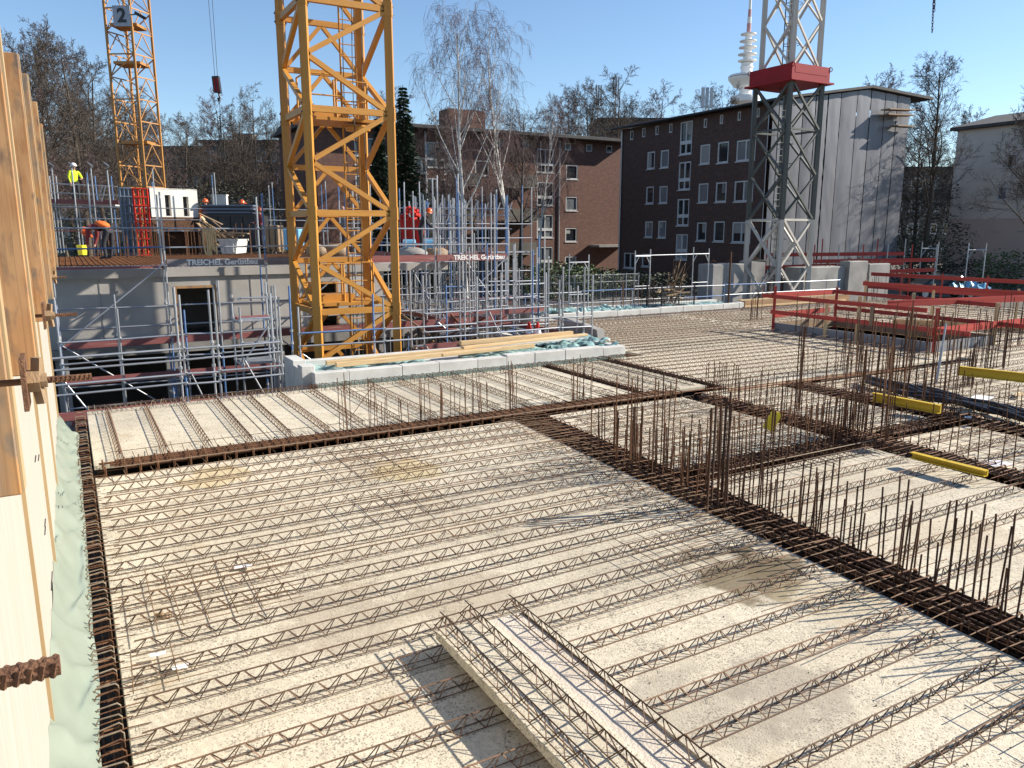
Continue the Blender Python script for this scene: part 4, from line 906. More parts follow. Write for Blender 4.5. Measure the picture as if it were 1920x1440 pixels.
# green / white crane
M_ = Dp(1474, 290, 37.5); w = 2.12; F_ = Vector((M_.x, M_.y, 0)); c4 = [F_, F_+U*w, F_+U*w+Vd*w, F_+Vd*w]; cs = [(c.x, c.y) for c in c4]; s0_, t0_ = st(F_)
gc = thing('tower_crane', 'dark green and white lattice crane mast with red collar by the brick block', 'crane', (F_.x, F_.y, ZG), 'tower cranes')
mast(gc, cs, -.8, 3.72, 2.26, ['X']*4, .2, .1, 'crane_white'); mast(gc, cs, 3.74, 9.96, 2.07, ['X']*4, .2, .095, 'crane_green'); 
cs2 = [st(Vector((*c, 0))) for c in cs]
mid = uv(s0_+w/2, t0_+w/2); cs3 = [tuple((mid+(Vector((*c, 0))-mid)*.86).xy) for c in cs]
mast(gc, cs3, 10.68, 10.68+2.05*6, 2.05, ['X']*4, .2, .085, 'crane_white')
q = MB(); A_, B_, Cc, D_ = [s0_-.22, s0_+w+.22, t0_-.22, t0_+w+.22]
for (a, b2, c, d) in ((A_, B_, Cc, Cc+.14), (A_, B_, D_-.14, D_), (A_, A_+.14, Cc+.14, D_-.14), (B_-.14, B_, Cc+.14, D_-.14)): q.boxuv(a, b2, c, d, 10.02, 10.7)
q.boxuv(A_-.16, B_+.16, Cc-.16, D_+.16, 9.94, 10.015); q.boxuv(A_+.2, B_-.2, Cc-.01, Cc+.1, 10.3, 10.6); q.build('collar', 'crane_red', gc)
for (a, c) in ((A_, Cc), (B_, Cc), (A_, D_), (B_, D_)):
    q = MB(); q.path([uv(a, c, 10.62)+Vector((.1*math.cos(k), 0, .1*math.sin(k))) for k in [j*math.pi/4 for j in range(9)]], .02, 5); q.build('lifting_eye', 'crane_red', gc)
ladder(gc, uv(s0_+.8, t0_+1.3), U, 0, 22, 'crane_green', .4, .9)
q = MB(); q.boxuv(s0_+.1, s0_+w-.1, t0_+.9, t0_+w-.1, 1.7, 1.76); q.build('platform', 'crane_green', gc)
q = MB(); q.boxuv(s0_-.3, s0_+w+.3, t0_-.3, t0_+w+.3, ZG-.3, ZG+.05); q.build('foundation', 'concrete_grey', gc)
# far crane with the number sign
c0 = Dp(256, 152, 44); psi = R(18); ex = Vector((-math.cos(psi), -math.sin(psi)*-.2, 0)).normalized(); ey = Vector((.32, 1.0, 0)).normalized(); F_ = Vector((c0.x, c0.y, 0)); w = 1.42
cs = [tuple((F_+ex*w).xy), tuple(F_.xy), tuple((F_+ey*w).xy), tuple((F_+ey*w+ex*w).xy)]
nc = thing('tower_crane', 'slim yellow lattice crane mast carrying the number two sign', 'crane', (F_.x, F_.y, ZG), 'tower cranes')
mast(nc, cs, 1.0, 1.0+2.3*9, 2.3, ['zig', 'inv', 'zag', 'inv'], .11, .05, 'crane_yellow_small')
for py in (47, 118, 266):
    z = Dp(230, py, 44.5).z; q = MB(); ce = (Vector((*cs[0], z))+Vector((*cs[2], z)))/2
    q.box(ce.x-.72, ce.x+.72, ce.y-.6, ce.y+.6, z-.12, z+.02); q.build('platform', 'crane_yellow_small', nc)
zc = Dp(228, 30, 43.8); q = MB(); q.box(zc.x-.46, zc.x+.46, F_.y-.2, F_.y-.16, zc.z-.5, zc.z+.52); sg = q.build('number_sign', 'sign_white', nc)
put('number', text_mesh('2', .95, 'black_ink', .004), Matrix.Translation((zc.x, F_.y-.207, zc.z)) @ Matrix.Rotation(math.pi/2, 4, 'X'), sg)
q = MB(); lp = Dp(262, 26, 43.6); q.poly([lp+Vector(v) for v in ((-.25, 0, .15), (.2, 0, -.1), (.05, 0, -.2), (-.3, 0, 0))], (0, .35, 0)); q.tube(lp, lp+Vector((-.6, .2, .0)), .03, 6); q.build('floodlight', 'dark_steel', nc)
ladder(nc, F_+ex*.9+ey*.7, -ex, 1, 20, 'crane_yellow_small', .4)
# hoist blocks
hb = thing('hook_block', 'red and black crane hook block hanging on two ropes against the sky', 'hook', Dp(408, 160, 40))
def H(px, py): return Dp(px, py, 40)
for (a, b2) in (((386, -60), (403, 146)), ((394, -60), (408, 146))): rod('rope', hb, H(*a), H(*b2), .012, 'dark_steel', 5)
q = MB(); c = H(407, 159); q.hexa([c+Vector(v) for v in ((-.16, -.12, -.36), (.18, -.12, -.4), (.18, .12, -.4), (-.16, .12, -.36), (-.2, -.12, .38), (.12, -.12, .4), (.12, .12, .4), (-.2, .12, .38))]); q.build('sheave_case', 'dark_steel', hb)
q = MB(); q.box(c.x-.1, c.x-.02, c.y-.14, c.y+.14, c.z-.3, c.z+.3); q.box(c.x+.05, c.x+.1, c.y-.14, c.y+.14, c.z-.38, c.z+.3); q.build('sheave', 'crane_red', hb)
q = MB(); q.path([H(409, 172), H(411, 178), H(413, 183), H(410, 189), H(408, 184)], .04, 6); q.build('hook', 'dark_steel', hb)
q = MB(); q.path([H(411, 182), H(413, 188), H(411, 196), H(409, 188), H(411, 182)], .025, 5); q.build('shackle', 'dark_steel', hb)
for k in range(3): rod('sling', hb, H(412, 196), H(413+k*1.5, 262+k), .012, 'dark_steel', 5)
ch = thing('hoist_chain', 'dark crane chain hanging free in the upper sky', 'chain', Dp(1749, 62, 40)); lk = MB()
lk.path([(0, 0, .09), (.035, 0, .06), (.035, 0, -.06), (0, 0, -.09), (-.035, 0, -.06), (-.035, 0, .06), (0, 0, .09)], .016, 5); lk = lk.mesh('chain_link', 'dark_steel')
a = Dp(1753, -60, 40); b2 = Dp(1748, 58, 40)
for k in range(22):
    for j in (0, 1):
        if j and k > 14: continue
        put('chain_link', lk, Matrix.Translation(a.lerp(b2, k/21)+Vector((.06*j, 0, 0))) @ Matrix.Rotation(math.pi/2*(k % 2), 4, 'Z'), ch)
# ================================================================ people
def person(label, base, h, pose, rz, cols, helmet=None, scale=1.0, prop=None):
    """pose: dict of joints in metres for a 1.78 m figure facing -Y; cols: torso, legs, arms"""
    J = dict(pel=(0, 0, .93), chest=(0, 0, 1.25), neck=(0, 0, 1.48), head=(0, -.03, 1.62), top=(0, -.02, 1.74), nose=(0, -.13, 1.61),
             shl=(.19, 0, 1.42), ell=(.25, .02, 1.15), wrl=(.26, -.1, .92), hal=(.26, -.14, .83), shr=(-.19, 0, 1.42), elr=(-.25, .02, 1.15), wrr=(-.26, -.1, .92), har=(-.26, -.14, .83),
             hil=(.1, 0, .88), knl=(.11, -.03, .5), anl=(.11, .02, .09), tol=(.12, -.17, .05), hir=(-.1, 0, .88), knr=(-.11, -.03, .5), anr=(-.11, .02, .09), tor=(-.12, -.17, .05))
    J.update(pose)
    rad = dict(pel=.15, chest=.16, neck=.06, head=.095, top=.07, nose=.018, shl=.075, ell=.052, wrl=.038, hal=.04, shr=.075, elr=.052, wrr=.038, har=.04, hil=.1, knl=.07, anl=.05, tol=.04, hir=.1, knr=.07, anr=.05, tor=.04)
    bones = [('pel', 'chest', 0), ('chest', 'neck', 0), ('neck', 'head', 3), ('head', 'top', 3), ('head', 'nose', 3), ('chest', 'shl', 0), ('shl', 'ell', 2), ('ell', 'wrl', 2), ('wrl', 'hal', 3), ('chest', 'shr', 0), ('shr', 'elr', 2), ('elr', 'wrr', 2), ('wrr', 'har', 3),
             ('pel', 'hil', 1), ('hil', 'knl', 1), ('knl', 'anl', 1), ('anl', 'tol', 4), ('pel', 'hir', 1), ('hir', 'knr', 1), ('knr', 'anr', 1), ('anr', 'tor', 4)]
    names = list(J); idx = {n_: i for i, n_ in enumerate(names)}
    me = bpy.data.meshes.new('sk'); me.from_pydata([J[n_] for n_ in names], [(idx[a], idx[b_]) for a, b_, _ in bones], [])
    bm = bmesh.new(); bm.from_mesh(me); L = bm.verts.layers.skin.verify(); bm.verts.ensure_lookup_table()
    for n_ in names:
        r = rad[n_]; bm.verts[idx[n_]][L].radius = (r, r*(.72 if n_ in ('pel', 'chest') else 1)); bm.verts[idx[n_]][L].use_root = n_ == 'pel'
    bm.to_mesh(me); bm.free()
    o = bpy.data.objects.new('sk', me); C.objects.link(o); o.modifiers.new('s', 'SKIN'); sd = o.modifiers.new('d', 'SUBSURF'); sd.levels = 2; sd.render_levels = 2
    bpy.context.view_layer.update(); dm = bpy.data.meshes.new_from_object(o.evaluated_get(bpy.context.evaluated_depsgraph_get())); bpy.data.objects.remove(o)
    dm.materials.clear()
    for q in (cols[0], cols[1], cols[2], 'skin', 'cloth_dark'): dm.materials.append(MATS[q])
    segs = [(Vector(J[a]), Vector(J[b_]), k) for a, b_, k in bones]
    for p in dm.polygons:
        best = None
        for a, b_, k in segs:
            d = b_-a; t = max(0, min(1, (p.center-a).dot(d)/d.length_squared)); dd = (p.center-(a+d*t)).length
            if best is None or dd < best[0]: best = (dd, k)
        p.material_index = best[1]; p.use_smooth = True
    body = bpy.data.objects.new('person', dm); C.objects.link(body); body.location = base; body.rotation_euler = (0, 0, rz); body.scale = (scale,)*3
    tag(body, label, 'person')
    if helmet:
        q = MB(); q.lathe([(.155, -.02), (.135, .0), (.13, .05), (.10, .11), (.05, .145), (.0, .155)], 14); hd = Vector(J['head']); tp = Vector(J['top'])
        q.box(-.09, .09, -.21, -.1, -.015, .01)
        hm = q.mesh('helmet', helmet, True); ho = bpy.data.objects.new('helmet', hm); C.objects.link(ho); ho.parent = body
        z = (tp-hd).normalized(); ho.matrix_basis = Matrix.Translation(hd+z*.03) @ z.to_track_quat('Z', 'Y').to_matrix().to_4x4()
    # fingers
    for h_, w_ in (('hal', 'wrl'), ('har', 'wrr')):
        q = MB(); a = Vector(J[h_]); d = (a-Vector(J[w_])).normalized(); x, y, _ = basis(d)
        for k in range(4): f = a+d*.02+x*(k-1.5)*.019; q.path([f, f+d*.045-y*.008, f+d*(.075-.008*abs(k-1.3))-y*.03], .009, 5, .006)
        f = a-d*.03+x*.035; q.path([f, f+d*.035+x*.02, f+d*.06+x*.018], .010, 5, .007)
        hn = bpy.data.objects.new('fingers', q.mesh('fingers', 'skin', True)); C.objects.link(hn); hn.parent = body
    return body
# ================================================================ the unfinished building behind the crane
Z2 = 2.19; TF = 23.45
ub = thing('unfinished_building', 'unfinished concrete shell building with door openings behind the scaffold', 'building', uv(2, 26, ZP))
def wallgrid(name, root, adir, ndir, p0, L, z0, z1, holes, th, m):
    """wall with real openings; holes are (a0,a1,z0,z1) along adir"""
    xs = sorted({0, L, *[h for q in holes for h in q[:2]]}); zs = sorted({z0, z1, *[h for q in holes for h in q[2:]]}); q = MB(); k = 0
    for i in range(len(xs)-1):
        for j in range(len(zs)-1):
            cx, cz = (xs[i]+xs[i+1])/2, (zs[j]+zs[j+1])/2
            if any(h[0] < cx < h[1] and h[2] < cz < h[3] for h in holes): continue
            k = len(q.v); q.v += [tuple(p0+adir*x+Vector((0, 0, z))) for x, z in ((xs[i], zs[j]), (xs[i+1], zs[j]), (xs[i+1], zs[j+1]), (xs[i], zs[j+1]))]; q.face(k, k+1, k+2, k+3)
    for (a0, a1, c0, c1) in holes:
        for (e0, e1) in (((a0, c0), (a1, c0)), ((a1, c0), (a1, c1)), ((a1, c1), (a0, c1)), ((a0, c1), (a0, c0))):
            k = len(q.v); A = p0+adir*e0[0]+Vector((0, 0, e0[1])); B = p0+adir*e1[0]+Vector((0, 0, e1[1])); q.v += [tuple(A), tuple(B), tuple(B-ndir*th), tuple(A-ndir*th)]; q.face(k, k+1, k+2, k+3)
    return q.build(name, m, root)
wallgrid('wall', ub, U, -Vd, uv(-7, TF), 15.7, .12, Z2-.24, [(9.55, 10.65, .12, Z2-.5), (13.3, 14.2, .12, Z2-.5)], .3, 'concrete_light')
q = MB(); q.boxuv(8.45, 8.7, TF+.3, 31, .12, Z2-.25); q.build('end_wall', 'concrete_light', ub)
q = MB(); q.boxuv(-7, 8.4, TF+3.2, TF+3.4, .12, Z2-.25); q.build('inner_wall', 'concrete_grey', ub)
for a in (2.55, 6.3):
    q = MB(); w_ = 1.1 if a < 3 else .9
    for (x0, x1, z0, z1) in ((a-.0, a+.06, .12, Z2-.5), (a+w_-.06, a+w_, .12, Z2-.5), (a+.06, a+w_-.06, Z2-.57, Z2-.5)): q.boxuv(x0+.002, x1-.002, TF-.02, TF+.1, z0, z1-.002)
    q.build('door_frame', 'wood_orange', ub)
q = MB(); q.boxuv(-7.2, 10.9, TF-.08, 34, Z2-.235, Z2); q.build('roof_slab', 'concrete_light', ub)
q = MB(); q.boxuv(-7.2, 10.9, TF-.02, 34, -.16, .11); q.build('middle_slab', 'concrete_grey', ub)
q = MB(); q.boxuv(-7, 10.6, TF+7.5, TF+7.8, ZP, -.17); q.build('basement_wall', 'pit', ub)  # earth-dark colour stands in for the deep shade inside the lower storey
for s in (-3.5, -.5, 2.2, 5.2, 8.5): q = MB(); q.boxuv(s, s+.3, TF+.1, TF+.4, ZP, -.17); q.build('column', 'concrete_grey', ub)
for s in (-4.5, -1.9, .7, 4.6): # panel joints as thin proud strips
    q = MB(); q.boxuv(s, s+.025, TF-.012, TF-.001, .15, Z2-.26); q.build('joint_strip', 'concrete_grey', ub)
# rebar mat on its roof slab: far too many bars to count
q = MB()
for i in range(100):
    t = TF+.05+i*.085; q.bar(uv(-7, t, Z2+.1), uv(8.8, t+rnd(-.02, .02), Z2+.1), .012, .012)
for i in range(110):
    s = -7+i*.143; q.bar(uv(s, TF-.02, Z2+.12), uv(s+rnd(-.03, .03), 32, Z2+.12), .012, .012)
    q.path([uv(s, TF+.02, Z2+.13), uv(s, TF-.05, Z2+.10), uv(s, TF-.05, Z2+.02)], .008, 4)
rm = tag(q.build('rebar_mat', 'rust_orange'), 'dense rusty reinforcing mat on the roof slab of the unfinished building', 'rebar mat', kind='stuff')
Y_ = lambda px, z, py: G(px, py, z)
zt2 = Z2+.14
def at(px, y, z): 
    p = Dp(px, 433, y); return Vector((p.x, p.y, z))
def hh(py, y): return Dp(960, py, y).z
# starter bars on that roof
for (px, y, n, lab) in ((225, 30, 14, 'by the blue and red formwork frames'), (345, 30, 16, 'below the white wall with slits'), (420, 31, 12, 'before the scrap wood container'), (250, 27, 10, 'beside the bent worker')):
    root = thing('starter_bar_cluster', 'rusty starter bars on the unfinished roof '+lab, 'rebar', at(px, y, zt2), 'starter bar clusters'); c = wloc(root)
    for i in range(n): starter(root, c+U*rnd(-1.2, 1.2)+Vd*rnd(-.3, .3), rnd(.7, 1.25), .013, 2)
    beam('footing_bar', root, c-U*1.2, c+U*1.2, .02, .02, 'rust')
# white wall with slits
ww = thing('white_wall', 'white wall panel with two tall window slits on the unfinished roof', 'wall', at(300, 38, Z2)); a = at(287, 35.5, 0); k_ = (375-960)/1478; b2 = a+Vector((.72, .69, 0))*((k_*a.y-a.x)/(.72-.69*k_)); d = (b2-a).normalized(); nrm = Vector((d.y, -d.x, 0))
L = (b2-a).length; zt_ = hh(357, 38)
zw_ = hh(407, 36); wallgrid('wall_panel', ww, d, nrm, a, L, zw_, zt_, [(L*.3, L*.42, zw_+.05, zt_-.3), (L*.68, L*.8, zw_+.05, zt_-.35)], .25, 'white_wall')
q = MB(); q.poly([a+Vector((0, 0, Z2)), b2+Vector((0, 0, Z2)), b2+Vector((0, 0, zw_-.003)), a+Vector((0, 0, zw_-.003))], -nrm*.25); q.build('plinth', 'rust_dark', ww)
q = MB(); q.hexa([a-nrm*.26, b2-nrm*.26, b2-nrm*.3, a-nrm*.3, *[v+Vector((0, 0, zt_)) for v in (a-nrm*.26, b2-nrm*.26, b2-nrm*.3, a-nrm*.3)]]); q.build('back_panel', 'dark_steel', ww)
q = MB(); q.bar(a+Vector((0, 0, zt_-.03))-nrm*.13, b2+Vector((0, 0, zt_-.03))-nrm*.13, .26, .06); q.build('coping', 'white_wall', ww)
w2 = thing('white_wall', 'short white wall piece with slanting shadow beside the dark container', 'wall', at(415, 39, Z2)); q = MB(); c = at(415, 39, 0); q.box(c.x-.35, c.x+.35, c.y, c.y+.25, Z2, hh(367, 39)); q.build('wall_panel', 'white_wall', w2); q = MB(); q.box(c.x-.38, c.x+.38, c.y-.03, c.y+.28, hh(367, 39)+.002, hh(367, 39)+.06); q.build('coping', 'white_wall', w2)
# formwork frames
def grid_frame(label, px0, px1, y, z0, py1, m, nx, nz):
    a = at(px0, y, 0); b2 = at(px1, y+.3, 0); z1 = hh(py1, y); r = thing('steel_formwork', label, 'formwork', (a.x, a.y, z0), 'steel formwork frames'); d = b2-a
    for i in range(nx+1): beam('upright', r, a+d*i/nx+Vector((0, 0, z0)), a+d*i/nx+Vector((0, 0, z1)), .07, .07, m)
    for j in range(nz+1): z = z0+(z1-z0)*j/nz; beam('crossbar', r, a+Vector((0, -.04, z)), b2+Vector((0, -.04, z)), .05, .05, m)
    q = MB(); q.poly([a+Vector((0, .06, z0)), b2+Vector((0, .06, z0)), b2+Vector((0, .06, z1)), a+Vector((0, .06, z1))], (0, .02, 0)); q.build('facing', 'panel_grey', r) if m != 'red_bright' else None
grid_frame('blue-grey steel formwork frame leaning on the unfinished roof', 231, 254, 33, Z2, 352, 'panel_blue', 3, 8)
grid_frame('bright red steel formwork frame on the unfinished roof', 256, 282, 33, Z2, 353, 'red_bright', 3, 8)
# containers, skips, scrap
def tub(label, px0, px1, y, z0, h, m, name='skip', cat='skip', dep=1.2, taper=.12):
    a = at(px0, y, z0); b2 = at(px1, y, z0); q = MB(); w_ = b2.x-a.x; tp = taper
    o = thing(name, label, cat, ((a.x+b2.x)/2, y+dep/2, z0))
    for (x0, x1, y0, y1) in ((0, w_, 0, .06), (0, w_, dep-.06, dep), (0, .06, .06, dep-.06), (w_-.06, w_, .06, dep-.06)):
        q.hexa([(a.x+x0+tp*(1 if x0 < w_/2 else -1), y+y0, z0), (a.x+x1+tp*(-1 if x1 > w_/2 else 1), y+y0, z0), (a.x+x1+tp*(-1 if x1 > w_/2 else 1), y+y1, z0), (a.x+x0+tp*(1 if x0 < w_/2 else -1), y+y1, z0), (a.x+x0, y+y0, z0+h), (a.x+x1, y+y0, z0+h), (a.x+x1, y+y1, z0+h), (a.x+x0, y+y1, z0+h)])
    q.box(a.x+tp, a.x+w_-tp, y+.06, y+dep-.06, z0, z0+.08); q.build('tub', m, o)
    q = MB(); q.box(a.x-.03, a.x+w_+.03, y-.03, y+.05, z0+h-.06, z0+h+.01); q.box(a.x-.03, a.x+w_+.03, y+dep-.05, y+dep+.03, z0+h-.06, z0+h+.01); q.build('rim', m, o)
    for f in (.25, .5, .75): q = MB(); q.box(a.x+w_*f-.03, a.x+w_*f+.03, y-.05, y-.001, z0+.05, z0+h-.07); q.build('rib', m, o)
    return o
tub('pale grey mortar tub on the unfinished roof in front of the wood scraps', 408, 444, 30.5, zt2, .55, 'precast', taper=.1)
tub('black container with stacked panels on the unfinished roof', 385, 478, 35, zt2, 1.55, 'dark_steel', dep=2, taper=0)
random.seed(12)
o = thing('scrap_wood', 'heap of weathered planks tipped over the tub on the unfinished roof', 'wood', at(410, 31.5, zt2+.4))
for i in range(14): a = at(rnd(362, 400), 31.5+rnd(-.4, .4), zt2+rnd(.9, 1.7)); beam('plank', o, a, a+Vector((rnd(.5, 1.4), rnd(-.2, .4), rnd(-1.0, -.3))), rnd(.1, .2), .03, 'wood_grey' if i % 3 else 'wood_new')
for i in range(6): a = at(rnd(385, 430), 31.2, zt2+rnd(.5, .8)); beam('plank', o, a, a+Vector((rnd(.6, 1.0), rnd(-.1, .2), rnd(-.1, .1))), rnd(.1, .2), .05, 'wood_grey')
o = thing('panel_stack', 'stack of dark blue formwork panels on the black container', 'panels', at(432, 35.5, zt2+1.55))
for k in range(6): a = at(388, 35.6, zt2+1.6+k*.075); beam('panel', o, a+Vector((rnd(-.1, .1), 0, 0)), a+Vector((2.2+rnd(-.1, .1), 0, 0)), 1.0, .06, 'panel_blue' if k % 2 else 'dark_steel')
o = thing('yellow_ropes', 'bundle of pale yellow straps hung over the scaffold rail', 'straps', uv(3.6, 22.2, Z2+.4))
SX = st(Tp(383, 450, 22.2))[0]
for k in range(7): x = .045*k; q = MB(); q.path([uv(SX+x, 22.24, 3.27), uv(SX+x, 22.19, 3.2), uv(SX+x+rnd(-.03, .03), 22.18, 2.9), uv(SX+.02+x, 22.19, 2.72-rnd(0, .2))], .022, 5); q.build('strap', 'wood_new', o)
# blue crates, rolls, pink boxes
def crate(label, px0, px1, y, z0, h, m):
    a = at(px0, y, z0); b2 = at(px1, y, z0); o = thing('crate', label, 'crate', ((a.x+b2.x)/2, y+.4, z0), 'crates on the roof')
    q = MB(); q.box(a.x, b2.x, y, y+.8, z0+.1, z0+h); q.build('box', m, o, bevel=.03)
    for f in (0, .5, 1): q = MB(); x = a.x+(b2.x-a.x-.1)*f; q.box(x, x+.1, y+.02, y+.78, z0, z0+.099); q.build('skid', 'wood_grey', o)
    for f in (.25, .7): q = MB(); x = a.x+(b2.x-a.x)*f; q.box(x, x+.05, y-.008, y-.001, z0+.1, z0+h); q.build('band', 'cable', o)
crate('light blue wrapped pallet behind the yellow crane leg', 530, 560, 32, zt2, .95, 'blue_tarp')
crate('orange-brown pallet of boxes left of the blue pallet', 497, 522, 33, zt2, 1.1, 'wood_grey')
for (px, lab) in ((757, 'left'), (800, 'right')):
    pass
for (px0, px1, lab) in ((756, 778, 'light blue roll below the red rubble skip'), (788, 814, 'light blue roll beside the dark figure')):
    a = at(px0, 30, zt2+.3); b2 = at(px1, 30, zt2+.3); o = thing('roll', lab, 'roll', (a.x, a.y, zt2), 'blue rolls'); q = MB(); q.tube(a, b2, .26, 14); q.build('wrap', 'blue_tarp', o, smooth=False); q = MB(); q.tube(a+Vector((-.04, 0, 0)), b2+Vector((.04, 0, 0)), .06, 8); q.build('core', 'precast', o)
rs = tub('bright red rubble skip on the unfinished roof right of the yellow crane', 750, 792, 31, zt2+.15, 1.15, 'red_bright', dep=1.0, taper=.1)
q = MB(); c = at(771, 31.5, zt2+1.3)
for i in range(30): q.sphere(c+Vector((rnd(-.42, .42), rnd(-.4, .4), 0)).lerp(c, 0) if False else c+Vector((rnd(-.42, .42)*(1-i/60), rnd(-.4, .4), i*.016)), rnd(.08, .15), 5, 3, (1, 1, .8))
tag(q.build('red_rubble', 'red_bright'), 'heap of bright red lumps in the rubble skip', 'rubble')
# pale sacks and basin
for i, (px, y, z, sx, m_, lab) in enumerate(((770, 27.0, Z2, .6, 'concrete_grey', 'pale grey mortar basin at the roof rim right of the crane'), (815, 27.4, Z2, .45, 'wood_grey', 'brown sack at the roof rim right of the crane'), (625, 27, zt2, .5, 'wood_grey', 'brown sack heap seen through the crane mast'), (590, 26.5, zt2, .35, 'wood_grey', 'small sack left inside the crane mast outline'))):
    c = at(px, y, z); q = MB(); n_ = 14; k_ = len(q.v)
    q.lathe([(.0, .0), (sx*.8, .0), (sx, .12), (sx*.95, .3), (sx*.6, .42), (0, .44)], n_, c)
    q.v = [(v[0]+.07*noise.noise(Vector(v)*3), v[1]*.6+c.y*.4, v[2]+(.06*noise.noise(Vector(v)*4) if v[2] > z+.05 else 0)) for v in q.v]
    o = thing('sack_heap', lab, 'sack', c, 'sacks on the roof'); q.build('sack', m_, o, smooth=True); q = MB(); q.box(c.x-sx*.8, c.x+sx*.8, c.y-.3, c.y+.3, z-.08+.0, z+.004); q.build('pallet', 'wood_grey', o)
# upper left walkway with hi-vis worker
uw = thing('scaffold', 'high walkway with red boards and rails where the yellow-clad worker stands', 'scaffold', at(160, 36, Z2), 'scaffold runs')
zd = hh(380, 36)
for px in (98, 110, 147, 182, 212): 
    rod('standard', uw, at(px, 36, Z2), at(px, 36, hh(318, 36)+rnd(-.1, .1)), .03, 'galv'); rod('standard', uw, at(px+6, 37, Z2), at(px+6, 37, hh(330, 37)), .03, 'galv_blue' if px > 180 else 'galv')
    q = MB(); p_ = at(px, 36, hh(316, 36)); q.path([p_, p_+Vector((.1, 0, .12)), p_+Vector((-.12, 0, .26))], .03, 5); q.build('post_cap', 'galv', uw)
for py in (345, 362): rod('guard_rail', uw, at(60, 36, hh(py-3, 36)), at(228, 36.4, hh(py+4, 36)), .025, 'galv')
beam('toe_board', uw, at(60, 35.95, zd+.08), at(228, 36.3, zd+.02), .03, .2, 'red_board'); beam('deck_plank', uw, at(60, 36.5, zd-.06), at(228, 36.9, zd-.1), .9, .06, 'precast')
for (a, b2) in (((200, 350), (190, 378)), ((206, 350), (196, 378))): rod('brace', uw, at(a[0], 35.9, hh(a[1], 36)), at(b2[0], 35.9, hh(b2[1], 36)), .025, 'galv')
# rails behind the roof
random.seed(14)
scaffold('bare post rail behind the white wall of the unfinished roof', -4, 38.5, [2.57]*6, 'u', .73, ZG, 5.6, [3.2], toe=None, blue=.2, rails=(.5, 1.0), jitter=.3, brace=False)
scaffold('low rail at the left rim of the unfinished roof with red toe board', -6.6, 27, [2.57]*3, 'v', .73, ZG, 3.6, [2.0], toe='red_paint', blue=.2, rails=(.5, 1.0), jitter=.3, brace=False)
# the props standing close together on the right of that roof
pr = thing('prop_rack', 'rack of upright grey and blue shoring props behind the red skip', 'props', at(860, 33, Z2))
for i in range(34):
    px = rnd(755, 955); y = rnd(32, 35); rod('prop', pr, at(px, y, -.5), at(px, y, hh(rnd(362, 388), y)), .032, 'galv_blue' if random.random() < .22 else 'galv', 6)
for py in (390, 402, 432): rod('tie', pr, at(752, 33, hh(py, 33)), at(960, 33.6, hh(py+rnd(-3, 3), 33)), .025, 'galv')
for i in range(9): px = 770+i*22; rod('brace', pr, at(px, 33, hh(420, 33)), at(px+14, 33, hh(380, 33)), .022, 'galv')
tw = thing('formwork_heap', 'tangled heap of dark props and red formwork lying in the pit beyond the crane', 'formwork', at(830, 25, -1.0)); random.seed(31)
for i in range(46):
    a = at(rnd(770, 960), rnd(23.5, 26), rnd(-1.6, .3)); beam('prop', tw, a, a+Vector((rnd(-1.2, 1.2), rnd(-.4, .4), rnd(-.25, .9))), .05, .05, ('rust', 'galv', 'dark_steel', 'red_board', 'wood_grey')[i % 5])
for i in range(5): a = at(785+i*35, 24.5, .2-.2*(i % 3)); beam('panel', tw, a, a+Vector((1.1, .2, rnd(-.2, .2))), .7, .08, ('red_board', 'precast', 'dark_steel')[i % 3])
# people
bend = dict(pel=(0, .12, .86), chest=(0, -.26, .98), neck=(0, -.46, .93), head=(0, -.58, .84), top=(0, -.68, .77), nose=(0, -.56, .73), shl=(.19, -.4, .94), ell=(.22, -.44, .66), wrl=(.16, -.5, .44), hal=(.14, -.52, .36), shr=(-.19, -.4, .94), elr=(-.22, -.44, .66), wrr=(-.16, -.5, .44), har=(-.14, -.52, .36), hil=(.1, .1, .82), hir=(-.1, .1, .82), knl=(.12, -.02, .47), knr=(-.12, .08, .47))
pb = G(203, 487, zt2)
person('worker bending over in orange and maroon jacket tying bars on the roof', pb, 1.78, bend, R(-98), ('cloth_maroon', 'cloth_dark', 'cloth_maroon'), 'helmet_orange', 1.04)
wb = bpy.data.objects['person']
q = MB(); q.sphere((0, 0, 0), .17, 10, 6, (1.05, 1.0, .6)); vo = bpy.data.objects.new('vest', q.mesh('vest', 'cloth_orange', True)); C.objects.link(vo); vo.parent = wb; vo.matrix_basis = Matrix.Translation((0, -.08, 1.02)) @ Matrix.Rotation(R(-15), 4, 'X') @ Matrix.Diagonal((1, 1.35, 1, 1))
person('worker in neon yellow jacket and white helmet on the high walkway', at(150, 36.6, zd+.0), 1.78, dict(ell=(.3, -.05, 1.2), wrl=(.2, -.25, 1.1), hal=(.15, -.3, 1.08)), R(60), ('cloth_yellow', 'cloth_dark', 'cloth_yellow'), 'helmet_white')
person('worker with orange helmet standing between white wall and short wall', at(389, 37, zt2+.55), 1.78, {}, R(20), ('cloth_orange', 'cloth_dark', 'cloth_orange'), 'helmet_orange')
person('worker with orange helmet and dark jacket behind the panel stack', at(458, 37, zt2+.5), 1.78, {}, R(-30), ('cloth_dark', 'cloth_dark', 'cloth_orange'), 'helmet_orange')
person('worker in red jacket beside the orange-brown pallet', at(489, 34, zt2+.1), 1.78, dict(wrl=(.2, -.3, 1.1), hal=(.17, -.36, 1.12)), R(-60), ('cloth_maroon', 'cloth_dark', 'cloth_maroon'), 'helmet_orange')
person('worker in grey hooded jacket seen through the crane mast', at(646, 28, zt2), 1.78, dict(wrl=(.2, -.28, 1.05), hal=(.16, -.34, 1.05)), R(-80), ('cloth_grey', 'cloth_dark', 'cloth_grey'), None)
